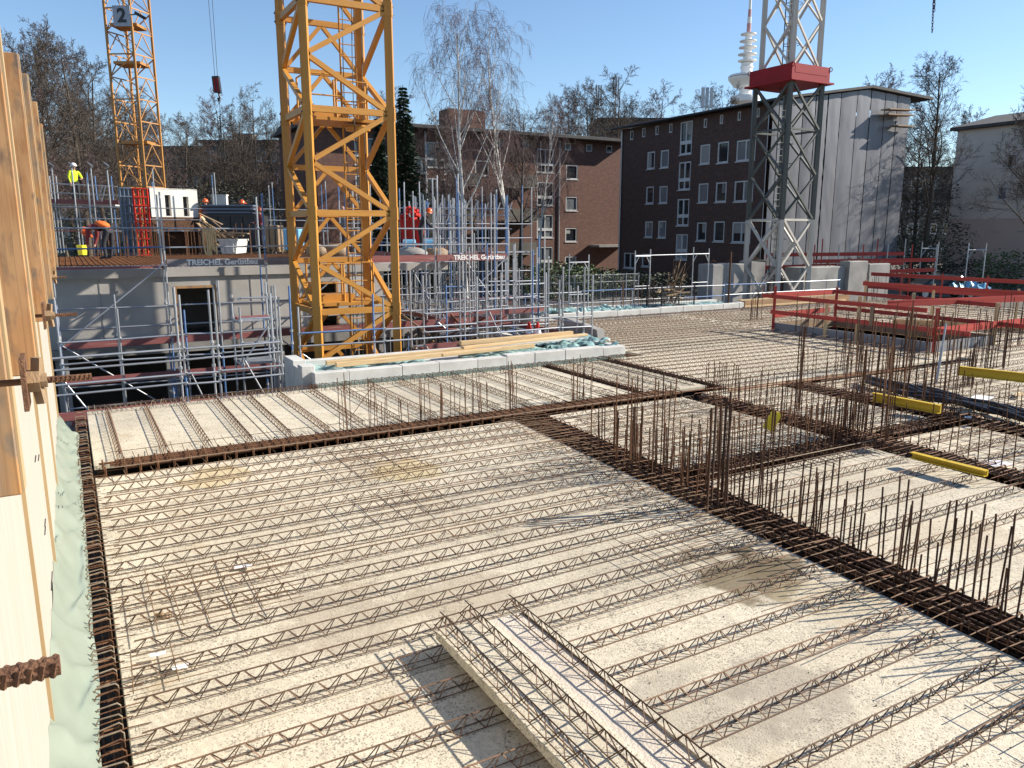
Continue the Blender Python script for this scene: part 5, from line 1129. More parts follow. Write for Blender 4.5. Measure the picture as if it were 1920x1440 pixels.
person('worker in dark clothes stooping beside the red skip', at(789, 29, zt2), 1.78, dict(chest=(0, -.1, 1.22), neck=(0, -.24, 1.4), head=(0, -.3, 1.52), top=(0, -.34, 1.63), nose=(0, -.42, 1.5), shl=(.19, -.18, 1.36), shr=(-.19, -.18, 1.36), ell=(.22, -.3, 1.1), elr=(-.22, -.3, 1.1), wrl=(.18, -.5, 1.0), wrr=(-.18, -.5, 1.0), hal=(.17, -.58, .98), har=(-.17, -.58, .98)), R(90), ('cloth_dark', 'cloth_dark', 'cloth_dark'), 'helmet_orange')
o = thing('tool_bag', 'yellow tool bucket beside the bent worker', 'bucket', G(155, 478, zt2)); c = wloc(o); q = MB(); q.lathe([(0, 0), (.14, 0), (.18, .36), (.16, .36), (.12, .04), (0, .04)], 12, c); q.build('bucket', 'yellow_plate', o); q = MB(); q.path([c+Vector((.22*math.cos(a), 0, .4+.2*math.sin(a))) for a in [k*math.pi/6 for k in range(7)]], .012, 5); q.build('handle', 'dark_steel', o)
# cone at the step
for (px, lab) in ((992, 'orange traffic cone by the stub wall, nearer the scaffold'), (1008, 'orange traffic cone by the stub wall, nearer the dark block')):
    c = Tp(px, 636, 18.9); o = thing('traffic_cone', lab, 'cone', c, 'traffic cones'); q = MB(); q.lathe([(.14, .03), (.03, .5), (0, .5)], 12, c); q.build('cone', 'red_bright', o); q = MB(); q.box(c.x-.18, c.x+.18, c.y-.18, c.y+.18, c.z-.02, c.z+.028); q.build('base', 'red_bright', o); q = MB(); q.lathe([(.108, .17), (.082, .28)], 12, c); q.build('band', 'paper', o)
# concrete ballast blocks beside the green crane
def block(label, px0, px1, y, z0, py1, dep, m):
    a = at(px0, y, z0); k_ = (px1-960)/1478; L_ = (k_*a.y-a.x)/(U.x-k_*U.y); b2 = a+U*L_; z1 = hh(py1, y); o = thing('ballast_block', label, 'concrete block', a, 'concrete ballast blocks'); q = MB(); sa2, ta2 = st(a); q.boxuv(sa2, sa2+L_, ta2, ta2+dep, z0, z1); q.build('block', m, o, bevel=.04)
    for f in (.25, .75):
        c = a.lerp(b2, f)+Vd*(dep/2); c.z = z1; q = MB(); q.path([c+Vector((.12*math.cos(k), 0, .16*math.sin(k))) for k in [j*math.pi/6 for j in range(7)]], .025, 5); q.build('lifting_loop', 'rust', o)
block('large grey ballast block left of the crane foot', 1340, 1400, 36.5, ZG, 496, 1.0, 'concrete_grey'); block('grey ballast block behind the crane foot', 1412, 1440, 42, ZG, 490, .9, 'concrete_grey')
block('long pale ballast block right of the crane foot', 1506, 1594, 38.5, ZG, 502, 1.0, 'concrete_grey'); block('square grey panel block behind the long ballast block', 1598, 1634, 40, ZG, 490, .6, 'concrete_grey'); block('low grey panel block near the far red rails', 1636, 1676, 41, ZG, 495, .6, 'concrete_grey')
for k, (py, px0, px1, y, lab) in enumerate(((478, 1440, 1700, 44.5, 'middle red board fence before the wrapped building'), (490, 1530, 1760, 43, 'lower red board fence before the wrapped building'))):
    gr = thing('red_guardrail', lab, 'guard rail', at(px0, y, ZG)); z = hh(py, y)
    beam('guard_board', gr, at(px0, y, z), at(px1, y+1, z+.05), .03, .2, 'red_paint'); beam('guard_board', gr, at(px0, y, z-.7), at(px1, y+1, z-.5), .03, .2, 'red_paint')
    for f in range(6): a = at(px0+(px1-px0)*f/5, y+.2*f+.05, ZG); beam('post', gr, a, Vector((a.x, a.y, z+.9)), .05, .05, 'galv' if f % 2 else 'red_paint')
# parked car
c = at(1775, 47, ZG); car = thing('parked_car', 'dark parked car behind the red guard boards', 'car', c)
prof = [(-2.15, .35), (-2.2, .7), (-1.5, .85), (-.8, 1.38), (.7, 1.42), (1.45, .95), (2.1, .85), (2.2, .5), (2.15, .3), (-2.1, .28)]
q = MB(); q.poly([c+Vector((x, -.85, z)) for x, z in prof], (0, 1.7, 0)); q.build('body', 'car_paint', car, bevel=.07)
for (pp) in ([(-1.3, .88), (-.75, 1.3), (-.05, 1.34), (-.05, .88)], [(.05, .88), (.05, 1.34), (.65, 1.34), (1.25, .92)]): q = MB(); q.poly([c+Vector((x, -.862, z)) for x, z in pp], (0, .008, 0)); q.build('window', 'glass', car)
for x in (-1.35, 1.35):
    for y in (-.88, .72):
        q = MB(); q.tube(c+Vector((x, y, .32)), c+Vector((x, y+.16, .32)), .32, 18); wh = q.build('wheel', 'tyre', car); q = MB(); q.tube(c+Vector((x, y-.01, .32)), c+Vector((x, y+.17, .32)), .19, 12); q.build('rim', 'galv', wh)
q = MB(); q.box(c.x+.3, c.x+.62, c.y-.89, c.y-.875, c.z+.55, c.z+.67); q.build('sign_plate', 'yellow_plate', car)
bt = film('tarp', 'turquoise tarpaulin heap beside the white scaffold frame', *(lambda p: (p[0], p[0]+2.2))(st(at(1830, 44, 0))), *(lambda p: (p[1], p[1]+1.2))(st(at(1830, 44, 0))), -.2, .6, 41, 'blue_tarp', 20, 10)
# ================================================================ buildings around the site
def building_face(root, p0, adir, ndir, L, z0, z1, wins, m, th=.12):
    """wins: (a0,a1,z0,z1,style) with style frame/double/stair/slit; glass and frames sit inside real reveals"""
    wallgrid('wall', root, adir, ndir, p0, L, z0, z1, [w[:4] for w in wins], th, m)
    for (a0, a1, c0, c1, sty) in wins:
        P = lambda a, z, dpt: p0+adir*a-ndir*dpt+Vector((0, 0, z))
        q = MB(); fw_ = .09 if sty != 'slit' else .07
        def fr(x0, x1, y0, y1, d0=.0, d1=.09):
            q.hexa([P(x0, y0, d0), P(x1, y0, d0), P(x1, y0, d1), P(x0, y0, d1), P(x0, y1, d0), P(x1, y1, d0), P(x1, y1, d1), P(x0, y1, d1)])
        e = .004
        fr(a0+e, a0+fw_, c0+e, c1-e, .02); fr(a1-fw_, a1-e, c0+e, c1-e, .02); fr(a0+fw_, a1-fw_, c0+e, c0+fw_, .02); fr(a0+fw_, a1-fw_, c1-fw_, c1-e, .02)
        if sty in ('double', 'stair'): mx_ = (a0+a1)/2; fr(mx_-.05, mx_+.05, c0+fw_, c1-fw_, .02)
        if sty == 'stair': zz = c0+(c1-c0)*.36; fr(a0+fw_, a1-fw_, zz-.12, zz+.12, .015)
        w = q.build('window', 'frame_white', root)
        q = MB(); q.hexa([P(a0+e, c0+e, .1), P(a1-e, c0+e, .1), P(a1-e, c0+e, .112), P(a0+e, c0+e, .112), P(a0+e, c1-e, .1), P(a1-e, c1-e, .1), P(a1-e, c1-e, .112), P(a0+e, c1-e, .112)])
        q.build('pane', 'glass' if random.random() > .3 else 'glass_pale', w)
        if sty != 'slit' and random.random() < .45:
            f_ = random.choice(((.0, .45), (.5, 1), (.0, 1))); v_ = random.choice(((.0, 1), (.45, 1), (.6, 1))); q = MB(); A0, A1 = a0+fw_+(a1-a0-2*fw_)*f_[0], a0+fw_+(a1-a0-2*fw_)*f_[1]; Z0, Z1 = c0+fw_+(c1-c0-2*fw_)*v_[0], c1-fw_
            q.hexa([P(A0, Z0, .094), P(A1, Z0, .094), P(A1, Z0, .099), P(A0, Z0, .099), P(A0, Z1, .094), P(A1, Z1, .094), P(A1, Z1, .099), P(A0, Z1, .099)]); q.build('curtain', random.choice(('curtain', 'curtain', 'glass_pale')), w)
        if sty not in ('slit',):
            q = MB(); q.hexa([P(a0-.05, c0-.07, -.06), P(a1+.05, c0-.07, -.06), P(a1+.05, c0-.07, -.002), P(a0-.05, c0-.07, -.002), P(a0-.05, c0-.01, -.06), P(a1+.05, c0-.01, -.06), P(a1+.05, c0-.01, -.002), P(a0-.05, c0-.01, -.002)]); q.build('sill', 'frame_white', w)
mat('curtain', (.34, .33, .31), (.22, .21, .2), 5, .8, stretch=(8, 8, 1))
random.seed(2)
# --- left brick block (its front runs along U)
TB = 59.4; SB0, SB1 = 17.0, 46.0
lb = thing('brick_block', 'sunlit red brick apartment block behind the birches', 'building', uv(33, 62, ZG), 'brick apartment blocks')
def sa_(px): return st(Tp(px, 433, TB))[0]-SB0
def zb_(px, py): return Tp(px, py, TB).z
wins = []
for (px, w_) in ((1071, 1.25), (905, 1.3), (848, 1.3), (790, 1.3), (735, 1.3)):
    a = sa_(px)
    for zc in (8.35, 5.6, 2.85, .3): wins.append((a-w_/2, a+w_/2, zc-.62, zc+.62, 'frame'))
for px in (1022, 820, 690):
    a = sa_(px)
    for zc in (9.2, 6.4, 3.6, .8): wins.append((a-.85, a+.85, zc-1.0, zc+1.0, 'stair'))
for px in (1063, 1102, 1139, 985, 940): a = sa_(px); wins.append((a-.33, a+.33, 10.2, 10.82, 'slit'))
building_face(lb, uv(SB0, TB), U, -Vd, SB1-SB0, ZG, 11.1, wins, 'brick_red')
q = MB(); q.boxuv(SB0, SB1, TB+.3, TB+11, ZG, 11.05); q.build('core', 'brick_red', lb)
q = MB(); q.hexa([uv(SB0-.5, TB-1.2, 11.11), uv(SB1+.1, TB-1.2, 11.11), uv(SB1+.1, TB+11.6, 11.11), uv(SB0-.5, TB+11.6, 11.11), uv(SB0-.5, TB-1.2, 11.34), uv(SB1+.1, TB-1.2, 11.34), uv(SB1+.1, TB+5.5, 12.3), uv(SB0-.5, TB+5.5, 12.3)]); rf = q.build('roof', 'tar_roof', lb)
q = MB(); a = sa_(905)+SB0; q.boxuv(a-1.6, a+1.9, TB+3, TB+5, 11.7, 13.4); q.build('chimney', 'brick_red', rf)
for px in (1047, 800): a = sa_(px)+SB0; rod('downpipe', lb, uv(a, TB-.08, ZG), uv(a, TB-.08, 11.0), .06, 'galv')
for px in (860, 965):
    for zc in (6.9, 4.1, 1.3): a = sa_(px)+SB0; q = MB(); q.boxuv(a-1.5, a+1.5, TB-1.2, TB-.02, zc-.12, zc); bal = q.build('balcony', 'concrete_grey', lb); q = MB(); q.boxuv(a-1.5, a+1.5, TB-1.22, TB-1.17, zc+.02, zc+.95); q.build('balcony_panel', 'grey_facade', bal)
q = MB(); a = sa_(1105)+SB0; q.boxuv(a, SB1-.2, TB-1.6, TB-.03, 1.75, 1.95); q.build('porch_roof', 'concrete_grey', lb)
# --- right brick block: shaded long side along Vd, wrapped gable along U
SR = 39.3; TR0, TR1 = 36.3, 51.3
rb_ = thing('brick_block', 'dark shaded brick apartment block with white framed windows', 'building', uv(46, 44, ZG), 'brick apartment blocks')
def ta(px): return TR1-st(Sp(px, 433, SR))[1]
def zr(px, py): return Sp(px, py, SR).z
wins = []
def rw(px, py0, py1, wpx, sty):
    a0, a1 = ta(px-wpx/2), ta(px+wpx/2); wins.append((a0, a1, zr(px, py1), zr(px, py0), sty))
for (px, rows, wp) in ((1216, ((285, 317), (350, 382), (415, 445)), 14), (1241, ((282, 315), (349, 381), (414, 446)), 15), (1315, ((272, 308), (344, 380), (417, 452)), 18), (1348, ((267, 306), (342, 379), (415, 453)), 20)):
    for (y0, y1) in rows: rw(px, y0, y1, wp, 'frame')
for (y0, y1) in ((263, 302), (339, 378), (416, 455)): rw(1390, y0, y1, 35, 'double')
for (y0, y1) in ((229, 290), (304, 356), (373, 423), (439, 487)): rw(1279, y0, y1, 22, 'stair')
for (px, y) in ((1179, 254), (1201, 249), (1225, 245), (1250, 241), (1313, 232), (1342, 225), (1374, 219), (1408, 213)): rw(px, y-8, y+9, 6, 'slit')
rw(1183, 474, 503, 24, 'double'); rw(1212, 476, 500, 14, 'frame')
wins = [(min(a, b2), max(a, b2), c, d, s_) for a, b2, c, d, s_ in wins]
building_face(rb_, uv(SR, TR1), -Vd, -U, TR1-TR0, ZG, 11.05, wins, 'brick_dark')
SG = 53.5; RG = 47.0
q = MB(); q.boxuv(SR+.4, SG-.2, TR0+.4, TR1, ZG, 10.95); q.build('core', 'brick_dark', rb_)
q = MB()
for (t0, t1) in ((TR0-1.6, TR1+.5),):
    q.hexa([uv(SR-.6, t0, 11.06), uv(RG, t0, 12.4), uv(RG, t1, 12.4), uv(SR-.6, t1, 11.06), uv(SR-.6, t0, 11.2), uv(RG, t0, 12.56), uv(RG, t1, 12.56), uv(SR-.6, t1, 11.2)])
    q.hexa([uv(RG+.001, t0, 12.4), uv(SG+.1, t0, 12.16), uv(SG+.1, t1, 11.9), uv(RG+.001, t1, 12.4), uv(RG+.001, t0, 12.56), uv(SG+.1, t0, 12.34), uv(SG+.1, t1, 12.08), uv(RG+.001, t1, 12.56)])
q.build('roof', 'tar_roof', rb_)
rod('downpipe', rb_, uv(SR-.1, TR1-.15, ZG), uv(SR-.1, TR1-.15, 11.0), .07, 'galv'); rod('gutter', rb_, uv(SR-.68, TR0-.3, 11.1), uv(SR-.68, TR1+.4, 11.1), .08, 'dark_steel')
# wrapped gable: sheets hung on the scaffold, one by one
sh = thing('scaffold_sheeting', 'grey-white scaffold sheeting wrapped around the gable of the dark brick block', 'sheeting', uv(47, 35.6, ZG))
TG = TR0-1.3; edges = [39.0]+[st(Tp(px, 300, TG))[0] for px in (1445, 1473, 1500, 1522, 1545, 1569, 1598, 1624, 1650, 1673, 1697)]
random.seed(8)
for i in range(len(edges)-1):
    q = MB(); n_, k_ = 34, 8; a, b2 = edges[i]+.035, edges[i+1]-.035; tilt = rnd(-.03, .03)
    for r in range(n_+1):
        for c in range(k_+1):
            f = c/k_; s_ = a+(b2-a)*f; ztop = 11.02+(min(s_, RG)-39)/(RG-39)*1.3 - max(0, s_-RG)*.035; z = ztop-(ztop-.9)*r/n_
            bulge = .035*math.sin(math.pi*f)*(.8+.5*noise.noise(Vector((s_, z*.2, i)))) + tilt*(f-.5)*1.6 + .02*noise.noise(Vector((s_*2.5, z*.8, 3))) + (.03*noise.noise(Vector((i, z*2.2, 7))) if c in (0, k_) else 0)
            q.v.append(tuple(uv(s_, TG-bulge, z)))
    for r in range(n_):
        for c in range(k_): a_ = r*(k_+1)+c; q.face(a_, a_+k_+1, a_+k_+2, a_+1)
    q.build('sheet', 'sheet', sh, smooth=True)
for e_ in edges: rod('standard', sh, uv(e_, TG+.35, ZG), uv(e_, TG+.35, 10.4), .03, 'galv')
q = MB(); q.boxuv(edges[-1]-.02, edges[-1]+.03, TG+.02, TG+3, .9, 12.0); q.build('side_sheet', 'sheet', sh)
for py, x0 in ((205, 1660), (215, 1658), (236, 1675)):
    a = Tp(x0, py, TG-.55); b2 = Tp(1708, py+2, TG-.55); beam('plank', sh, a, b2, .7, .07, 'wood_grey')
for py in (205, 222): rod('bracket', sh, Tp(1675, py, TG+.2), Tp(1675, py, TG-.8), .03, 'galv')
# --- beige block on the far right
bb = thing('beige_block', 'plain beige rendered apartment block with few windows at the tree', 'building', uv(70, 36, ZG)); SE = 66.6
t1_ = st(Sp(1776, 433, SE))[1]; p0 = uv(SE, t1_)
def tb(px): return t1_-st(Sp(px, 433, SE))[1]
wins = []
for (px, py) in ((1881, 302), (1870, 362), (1863, 478), (1915, 300), (1914, 420), (1868, 421)):
    a0, a1 = sorted((tb(px-9), tb(px+9))); wins.append((a0, a1, Sp(px, py+13, SE).z, Sp(px, py-12, SE).z, 'frame'))
building_face(bb, p0, -Vd, -U, 22, ZG, 11.5, wins, 'beige_render')
q = MB(); q.boxuv(SE+.3, SE+12, t1_-21.9, t1_, ZG, 11.4); q.build('core', 'beige_render', bb)
q = MB(); q.boxuv(SE-.06, SE-.003, t1_-22, t1_-.01, ZG, 4.2); q.boxuv(SE-.003, SE+12, t1_+.003, t1_+.05, ZG, 4.2); q.build('plinth_band', 'pink_render', bb)
wl = [w for w in wins]
q = MB(); q.hexa([uv(SE-.5, t1_-22, 11.51), uv(SE+12, t1_-22, 11.51), uv(SE+12, t1_+.4, 11.51), uv(SE-.5, t1_+.4, 11.51), uv(SE-.5, t1_-22, 11.75), uv(SE+6, t1_-22, 13.2), uv(SE+6, t1_+.4, 13.2), uv(SE-.5, t1_+.4, 11.75)]); q.build('roof', 'tar_roof', bb)
# --- distant grey blocks on the left and behind
def slabblock(label, px0, px1, y, pytop, dep, m, rows, cols, extra=None):
    a = at(px0, y, 0); b2 = at(px1, y, 0); zt = hh(pytop, y); r = thing('apartment_block', label, 'building', ((a.x+b2.x)/2, y, ZG), 'distant blocks'); L = b2.x-a.x; wins = []
    for i in range(cols):
        for j in range(rows):
            x = L*(i+.5)/cols; z = zt-1.6-2.8*j; wins.append((x-.75, x+.75, z-.7, z+.6, 'double'))
    building_face(r, a, Vector((1, 0, 0)), Vector((0, -1, 0)), L, ZG, zt, wins, m)
    q = MB(); q.box(a.x, b2.x, y+.3, y+dep, ZG, zt-.1); q.build('core', m, r); q = MB(); q.box(a.x-.4, b2.x+.4, y-.4, y+dep, zt+.003, zt+.35); rf = q.build('roof', 'tar_roof', r)
    for (x0, x1, h) in (extra or []):
        q = MB(); p0_ = at(x0, y+3, zt+.35); p1_ = at(x1, y+3, zt+.35); q.box(p0_.x, p1_.x, y+3, y+5, zt+.352, hh(h, y+3)); q.build('roof_house', m, rf)
slabblock('distant grey block behind the left trees with roof house', 392, 640, 105, 268, 12, 'grey_facade', 4, 9, [(448, 483, 250)])
slabblock('distant dark block behind the left thicket', -120, 145, 112, 300, 12, 'grey_facade', 4, 8)
slabblock('low distant dark block beyond the slim yellow crane', 150, 390, 112, 279, 12, 'grey_facade', 4, 9)
slabblock('distant olive block behind the brick block with antenna masts', 1120, 1260, 118, 226, 12, 'grey_facade', 5, 6)
slabblock('distant dark block between the wrapped gable and the beige block', 1660, 1830, 100, 318, 12, 'grey_facade', 5, 5)
# --- antennas
for (px, y, p0_, p1_, lab) in ((1117, 120, 226, 160, 'thin antenna mast left of the tall cell mast'), (1148, 119, 226, 145, 'tall cell mast with three panel antennas on the olive block'), (1313, 66, 205, 165, 'antenna pair on the dark brick roof')):
    o = thing('antenna_mast', lab, 'antenna', at(px, y, hh(p0_, y)), 'antenna masts'); rod('pole', o, at(px, y, hh(p0_+30, y)), at(px, y, hh(p1_, y)), .07*y/80, 'galv')
    for dx in (-.35, 0, .35): c = at(px, y, hh(p1_, y)); q = MB(); h_ = 2.6*y/110; q.box(c.x+dx-.12, c.x+dx+.12, y-.3, y-.12, c.z-h_, c.z); q.build('panel_antenna', 'frame_white' if dx else 'galv', o)
# --- television tower
tt = Dp(1383, 433, 650); tv = thing('television_tower', 'white television tower with stacked round platforms on the skyline', 'tower', (tt.x, tt.y, ZG)); zz = lambda py: Dp(1385, py, 650).z; pxm = 650/1478
q = MB(); q.lathe([(9, ZG), (6.5, 40), (5.2, 90), (4.6, zz(150)), (4.4, zz(118))], 24, (tt.x, tt.y, 0)); q.build('shaft', 'tower_white', tv, smooth=True)
q = MB(); q.lathe([(4.5, zz(166)), (9, zz(163)), (13.4, zz(150)), (13.8, zz(147)), (13.8, zz(143)), (13, zz(141)), (4.5, zz(140))], 40, (tt.x, tt.y, 0)); q.build('main_platform', 'tower_white', tv)
q = MB(); q.lathe([(4.5, zz(182)), (11, zz(181)), (11.5, zz(186)), (11.5, zz(192)), (4.5, zz(196))], 40, (tt.x, tt.y, 0)); q.build('lower_platform', 'tower_white', tv)
q = MB(); q.lathe([(13.84, zz(146)), (13.86, zz(145))], 40, (tt.x, tt.y, 0)); q.build('window_band', 'dark_steel', tv)
for py, r in ((127, 5.2), (115, 7.2), (103, 7.3), (90, 6.8), (78, 6.5), (65, 6.0)):
    q = MB(); q.lathe([(2.2, zz(py+2.5)), (r*.55, zz(py+1.6)), (r, zz(py)), (r, zz(py-1.6)), (2.2, zz(py-1.4))], 28, (tt.x, tt.y, 0)); q.build('dish_platform', 'tower_white', tv)
q = MB(); q.lathe([(4.4, zz(138)), (3.4, zz(125)), (2.9, zz(90)), (2.2, zz(62))], 16, (tt.x, tt.y, 0)); q.build('upper_shaft', 'tower_white', tv)
for i, (p0_, p1_, r) in enumerate(((62, 44, 1.7), (44, 32, 1.6), (32, 18, 1.3), (18, 0, 1.1), (0, -22, .9), (-22, -50, .6))): q = MB(); q.lathe([(r, zz(p0_)), (r, zz(p1_))], 12, (tt.x, tt.y, 0)); q.build('mast_section', 'tower_red' if i % 2 == 0 else 'tower_white', tv)
# ================================================================ trees
def rdir(d, ang, rng):
    x, y, dd = basis(d); a = rng.uniform(0, 2*math.pi); return (dd*math.cos(ang) + (x*math.cos(a)+y*math.sin(a))*math.sin(ang)).normalized()
def tree_parts(seed, Ht, r0, kind='oak'):
    rng = random.Random(seed); tr = MB(); cr = MB()
    birch = kind == 'birch'
    def grow(p, d, L, r, lev):
        n = (7 if lev == 0 else 4 if lev == 1 else 3 if lev == 2 else 2) + (2 if birch and lev >= 2 else 0)
        pts = [p]; q_ = p; dirs = []
        for i in range(n):
            wob = (.05 if kind == 'lime' else .09) if lev == 0 else (.17 if lev == 1 else .24)
            d = rdir(d, abs(rng.gauss(0, wob)), rng)
            if lev == 0: d = (d+Vector((0, 0, .12))).normalized()
            elif birch and lev >= 2: d = (d+Vector((0, 0, -.22 if lev == 2 else -.42))).normalized()
            else: d = (d+Vector((0, 0, .12 if lev == 1 else .05))).normalized()
            q_ = q_+d*(L/n); pts.append(q_); dirs.append(d)
        tgt = tr if lev <= 1 else cr
        tgt.path(pts, r, 7 if lev == 0 else 5 if lev == 1 else 3, r*(.16 if lev == 0 else .3 if lev < 3 else .6), cap=False)
        if lev >= 4: return
        cnt = {0: (20 if birch else 22), 1: 8 if birch else 9, 2: 6 if birch else 7, 3: 4 if birch else 5}[lev]
        lo = {0: .3 if not birch else .34, 1: .2, 2: .2, 3: .15}[lev]
        for k in range(cnt):
            f = lo+(1-lo)*(k+rng.random())/cnt; f = min(f, .995); j = min(n-1, int(f*n)); base = pts[j].lerp(pts[j+1], f*n-j)
            ang = R(rng.uniform(*((32, 62) if lev == 0 else (28, 65))))
            if birch and lev == 0: ang = R(rng.uniform(22, 48))
            if kind == 'lime' and lev == 0: ang = R(rng.uniform(30, 65))
            if lev == 0: Ls = L*rng.uniform(.32, .48)*(1.15-f*.85) if not birch else L*rng.uniform(.28, .44)*(1.25-f*.75)
            else: Ls = L*rng.uniform(.32, .6)*(1.1-.45*f)
            if birch and lev >= 1: Ls *= 1.2
            rr = max(.011 if not birch else .007, r*(1-f*.75)*(.42 if lev == 0 else .45))
            grow(base, rdir(dirs[j], ang, rng), Ls, rr, lev+1)
    grow(Vector((0, 0, 0)), Vector((rng.uniform(-.04, .04), rng.uniform(-.04, .04), 1)), Ht, r0, 0)
    return tr, cr
TREES = {}
def tree(label, base, key, scale=1.0, rz=0, group='bare trees', name='bare_tree', sz=None):
    tm, cm = TREES[key]; base = Vector(base)
    o = thing(name, label, 'tree', base, group); o.rotation_euler = (0, 0, rz); o.scale = (scale, scale, sz or scale)
    for nm, me in (('trunk', tm), ('crown', cm)): c = bpy.data.objects.new(nm, me); C.objects.link(c); c.parent = o
    return o
def reg(key, seed, Ht, r0, kind, bark, twig):
    a, b2 = tree_parts(seed, Ht, r0, kind); TREES[key] = (a.mesh('trunk', bark, True), b2.mesh('crown', twig))
reg('a', 11, 16, .24, 'oak', 'bark', 'twig'); reg('b', 12, 16, .22, 'lime', 'bark', 'twig'); reg('c', 13, 16, .2, 'oak', 'bark_pale', 'twig_red'); reg('d', 16, 16, .26, 'lime', 'bark', 'twig')
reg('birch1', 21, 16, .2, 'birch', 'birch_bark', 'twig_red'); reg('birch2', 25, 16, .19, 'birch', 'birch_bark', 'twig_red')
def th(py, y): return (hh(py, y)-ZG)/16*.97
def tr(label, px, y, pytop, key, rz, slim=1, **k): return tree(label, at(px, y, ZG), key, th(pytop, y)*slim, rz, sz=th(pytop, y), **k)
tr('tall white-barked birch with drooping twigs, left of the pair', 874, 44, 38, 'birch1', 1.0, slim=.78, name='birch_tree', group='birches')
tr('white-barked birch with drooping twigs, right of the pair', 950, 46, 85, 'birch2', 2.2, slim=.8, name='birch_tree', group='birches')
tr('slender young birch before the sunlit brick block', 1012, 55, 215, 'birch2', 4.0, slim=.7, name='birch_tree', group='birches')
rows = [(60, 52, 90, 'a', .3, 'bare tree rising beside the formwork timbers'), (100, 58, 75, 'b', 1.1, 'bare tree with steep limbs behind the high walkway'), (165, 55, 95, 'd', 2.0, 'tall narrow bare tree behind the slim yellow crane'), (205, 64, 120, 'a', 3.0, 'bare tree overlapped by the slim crane mast'),
        (300, 70, 205, 'c', .5, 'bare reddish tree right of the slim crane'), (345, 78, 230, 'a', 1.9, 'bare tree left of the hanging hook block'), (440, 95, 200, 'c', 2.8, 'bare tree below the hook block before the grey block'), (490, 92, 190, 'b', 4.2, 'bare tree left of the big yellow mast'), (525, 96, 225, 'a', 5.1, 'bare tree just left of the yellow mast legs'),
        (132, 44, 190, 'c', 2.4, 'smaller bare tree behind the yellow-clad worker'), (250, 50, 215, 'b', 3.7, 'bare tree at the foot of the slim crane'), (30, 46, 120, 'd', 4.4, 'bare tree mostly hidden by the formwork'),
        (610, 90, 225, 'c', .9, 'bare tree seen through the yellow mast'), (690, 96, 215, 'a', 3.3, 'bare tree behind the right leg of the yellow mast'),
        (800, 84, 185, 'c', 2.0, 'reddish bare tree left behind the birches'), (1040, 82, 200, 'c', 3.0, 'reddish bare tree over the sunlit brick roof'), (1085, 100, 165, 'a', 1.2, 'bare tree beside the antenna masts'), (1150, 98, 158, 'b', 5.0, 'bare tree behind the tall cell mast'), (1235, 110, 185, 'c', 2.6, 'bare tree over the dark brick eaves'), (1290, 105, 185, 'a', .2, 'bare tree left of the television tower'),
        (1345, 115, 182, 'b', 1.0, 'thin bare tree beside the television tower foot'), (1570, 90, 145, 'c', 4.5, 'bare treetop behind the wrapped gable ridge'),
        (1738, 58, 118, 'd', .6, 'large dark bare tree between wrapped gable and beige block'), (1800, 74, 215, 'a', 1.7, 'bare tree in front of the beige block edge'), (1715, 66, 230, 'b', 2.7, 'bare tree close behind the wrapped gable'), (1775, 70, 260, 'c', 3.9, 'low bare tree filling the gap beside the beige block'),
        (1945, 46, 165, 'a', 2.2, 'bare tree at the edge of the beige wall reaching in'),
        (1990, 58, 130, 'd', 1.2, 'bare tree beyond the beige wall that shades the sheeting'), (2080, 62, 150, 'a', 3.2, 'bare tree far beyond the beige wall'),
        (80, 66, 130, 'c', .9, 'thin reddish tree between the left bare trees'), (140, 70, 85, 'a', 4.9, 'bare tree behind the narrow tall one'), (185, 76, 150, 'b', 5.6, 'bare steep tree beyond the slim crane'), (240, 80, 175, 'd', .1, 'bare tree seen through the slim crane lattice'), (275, 60, 215, 'a', 5.5, 'bare tree at the right side of the slim crane'),
        (320, 84, 225, 'd', 2.2, 'bare tree in the gap right of the slim crane'), (370, 88, 240, 'b', 3.1, 'low bare tree left of the hook slings'), (410, 82, 235, 'a', .8, 'bare tree under the hook slings'), (465, 84, 215, 'd', 1.4, 'bare tree before the roof house of the grey block'), (550, 88, 230, 'c', 3.6, 'reddish bare tree through the left mast panels'),
        (650, 84, 235, 'd', 4.6, 'bare tree through the middle of the yellow mast'), (730, 88, 225, 'b', 2.9, 'bare tree beside the spruce'), (830, 62, 225, 'a', 5.2, 'bare tree in front of the left brick wing'), (905, 58, 240, 'c', 1.5, 'reddish bare tree between the birches and the brick'), (975, 64, 215, 'd', .4, 'bare tree right behind the birches'),
        (1110, 92, 190, 'd', 2.5, 'bare tree under the thin antenna mast'), (1190, 104, 200, 'a', 4.0, 'bare tree over the corner of the dark brick roof'), (1060, 94, 185, 'b', .6, 'steep bare tree over the brick roof')]
for (px, y, pt, key, rz, lab) in rows: tr(lab, px, y, pt, key, rz)
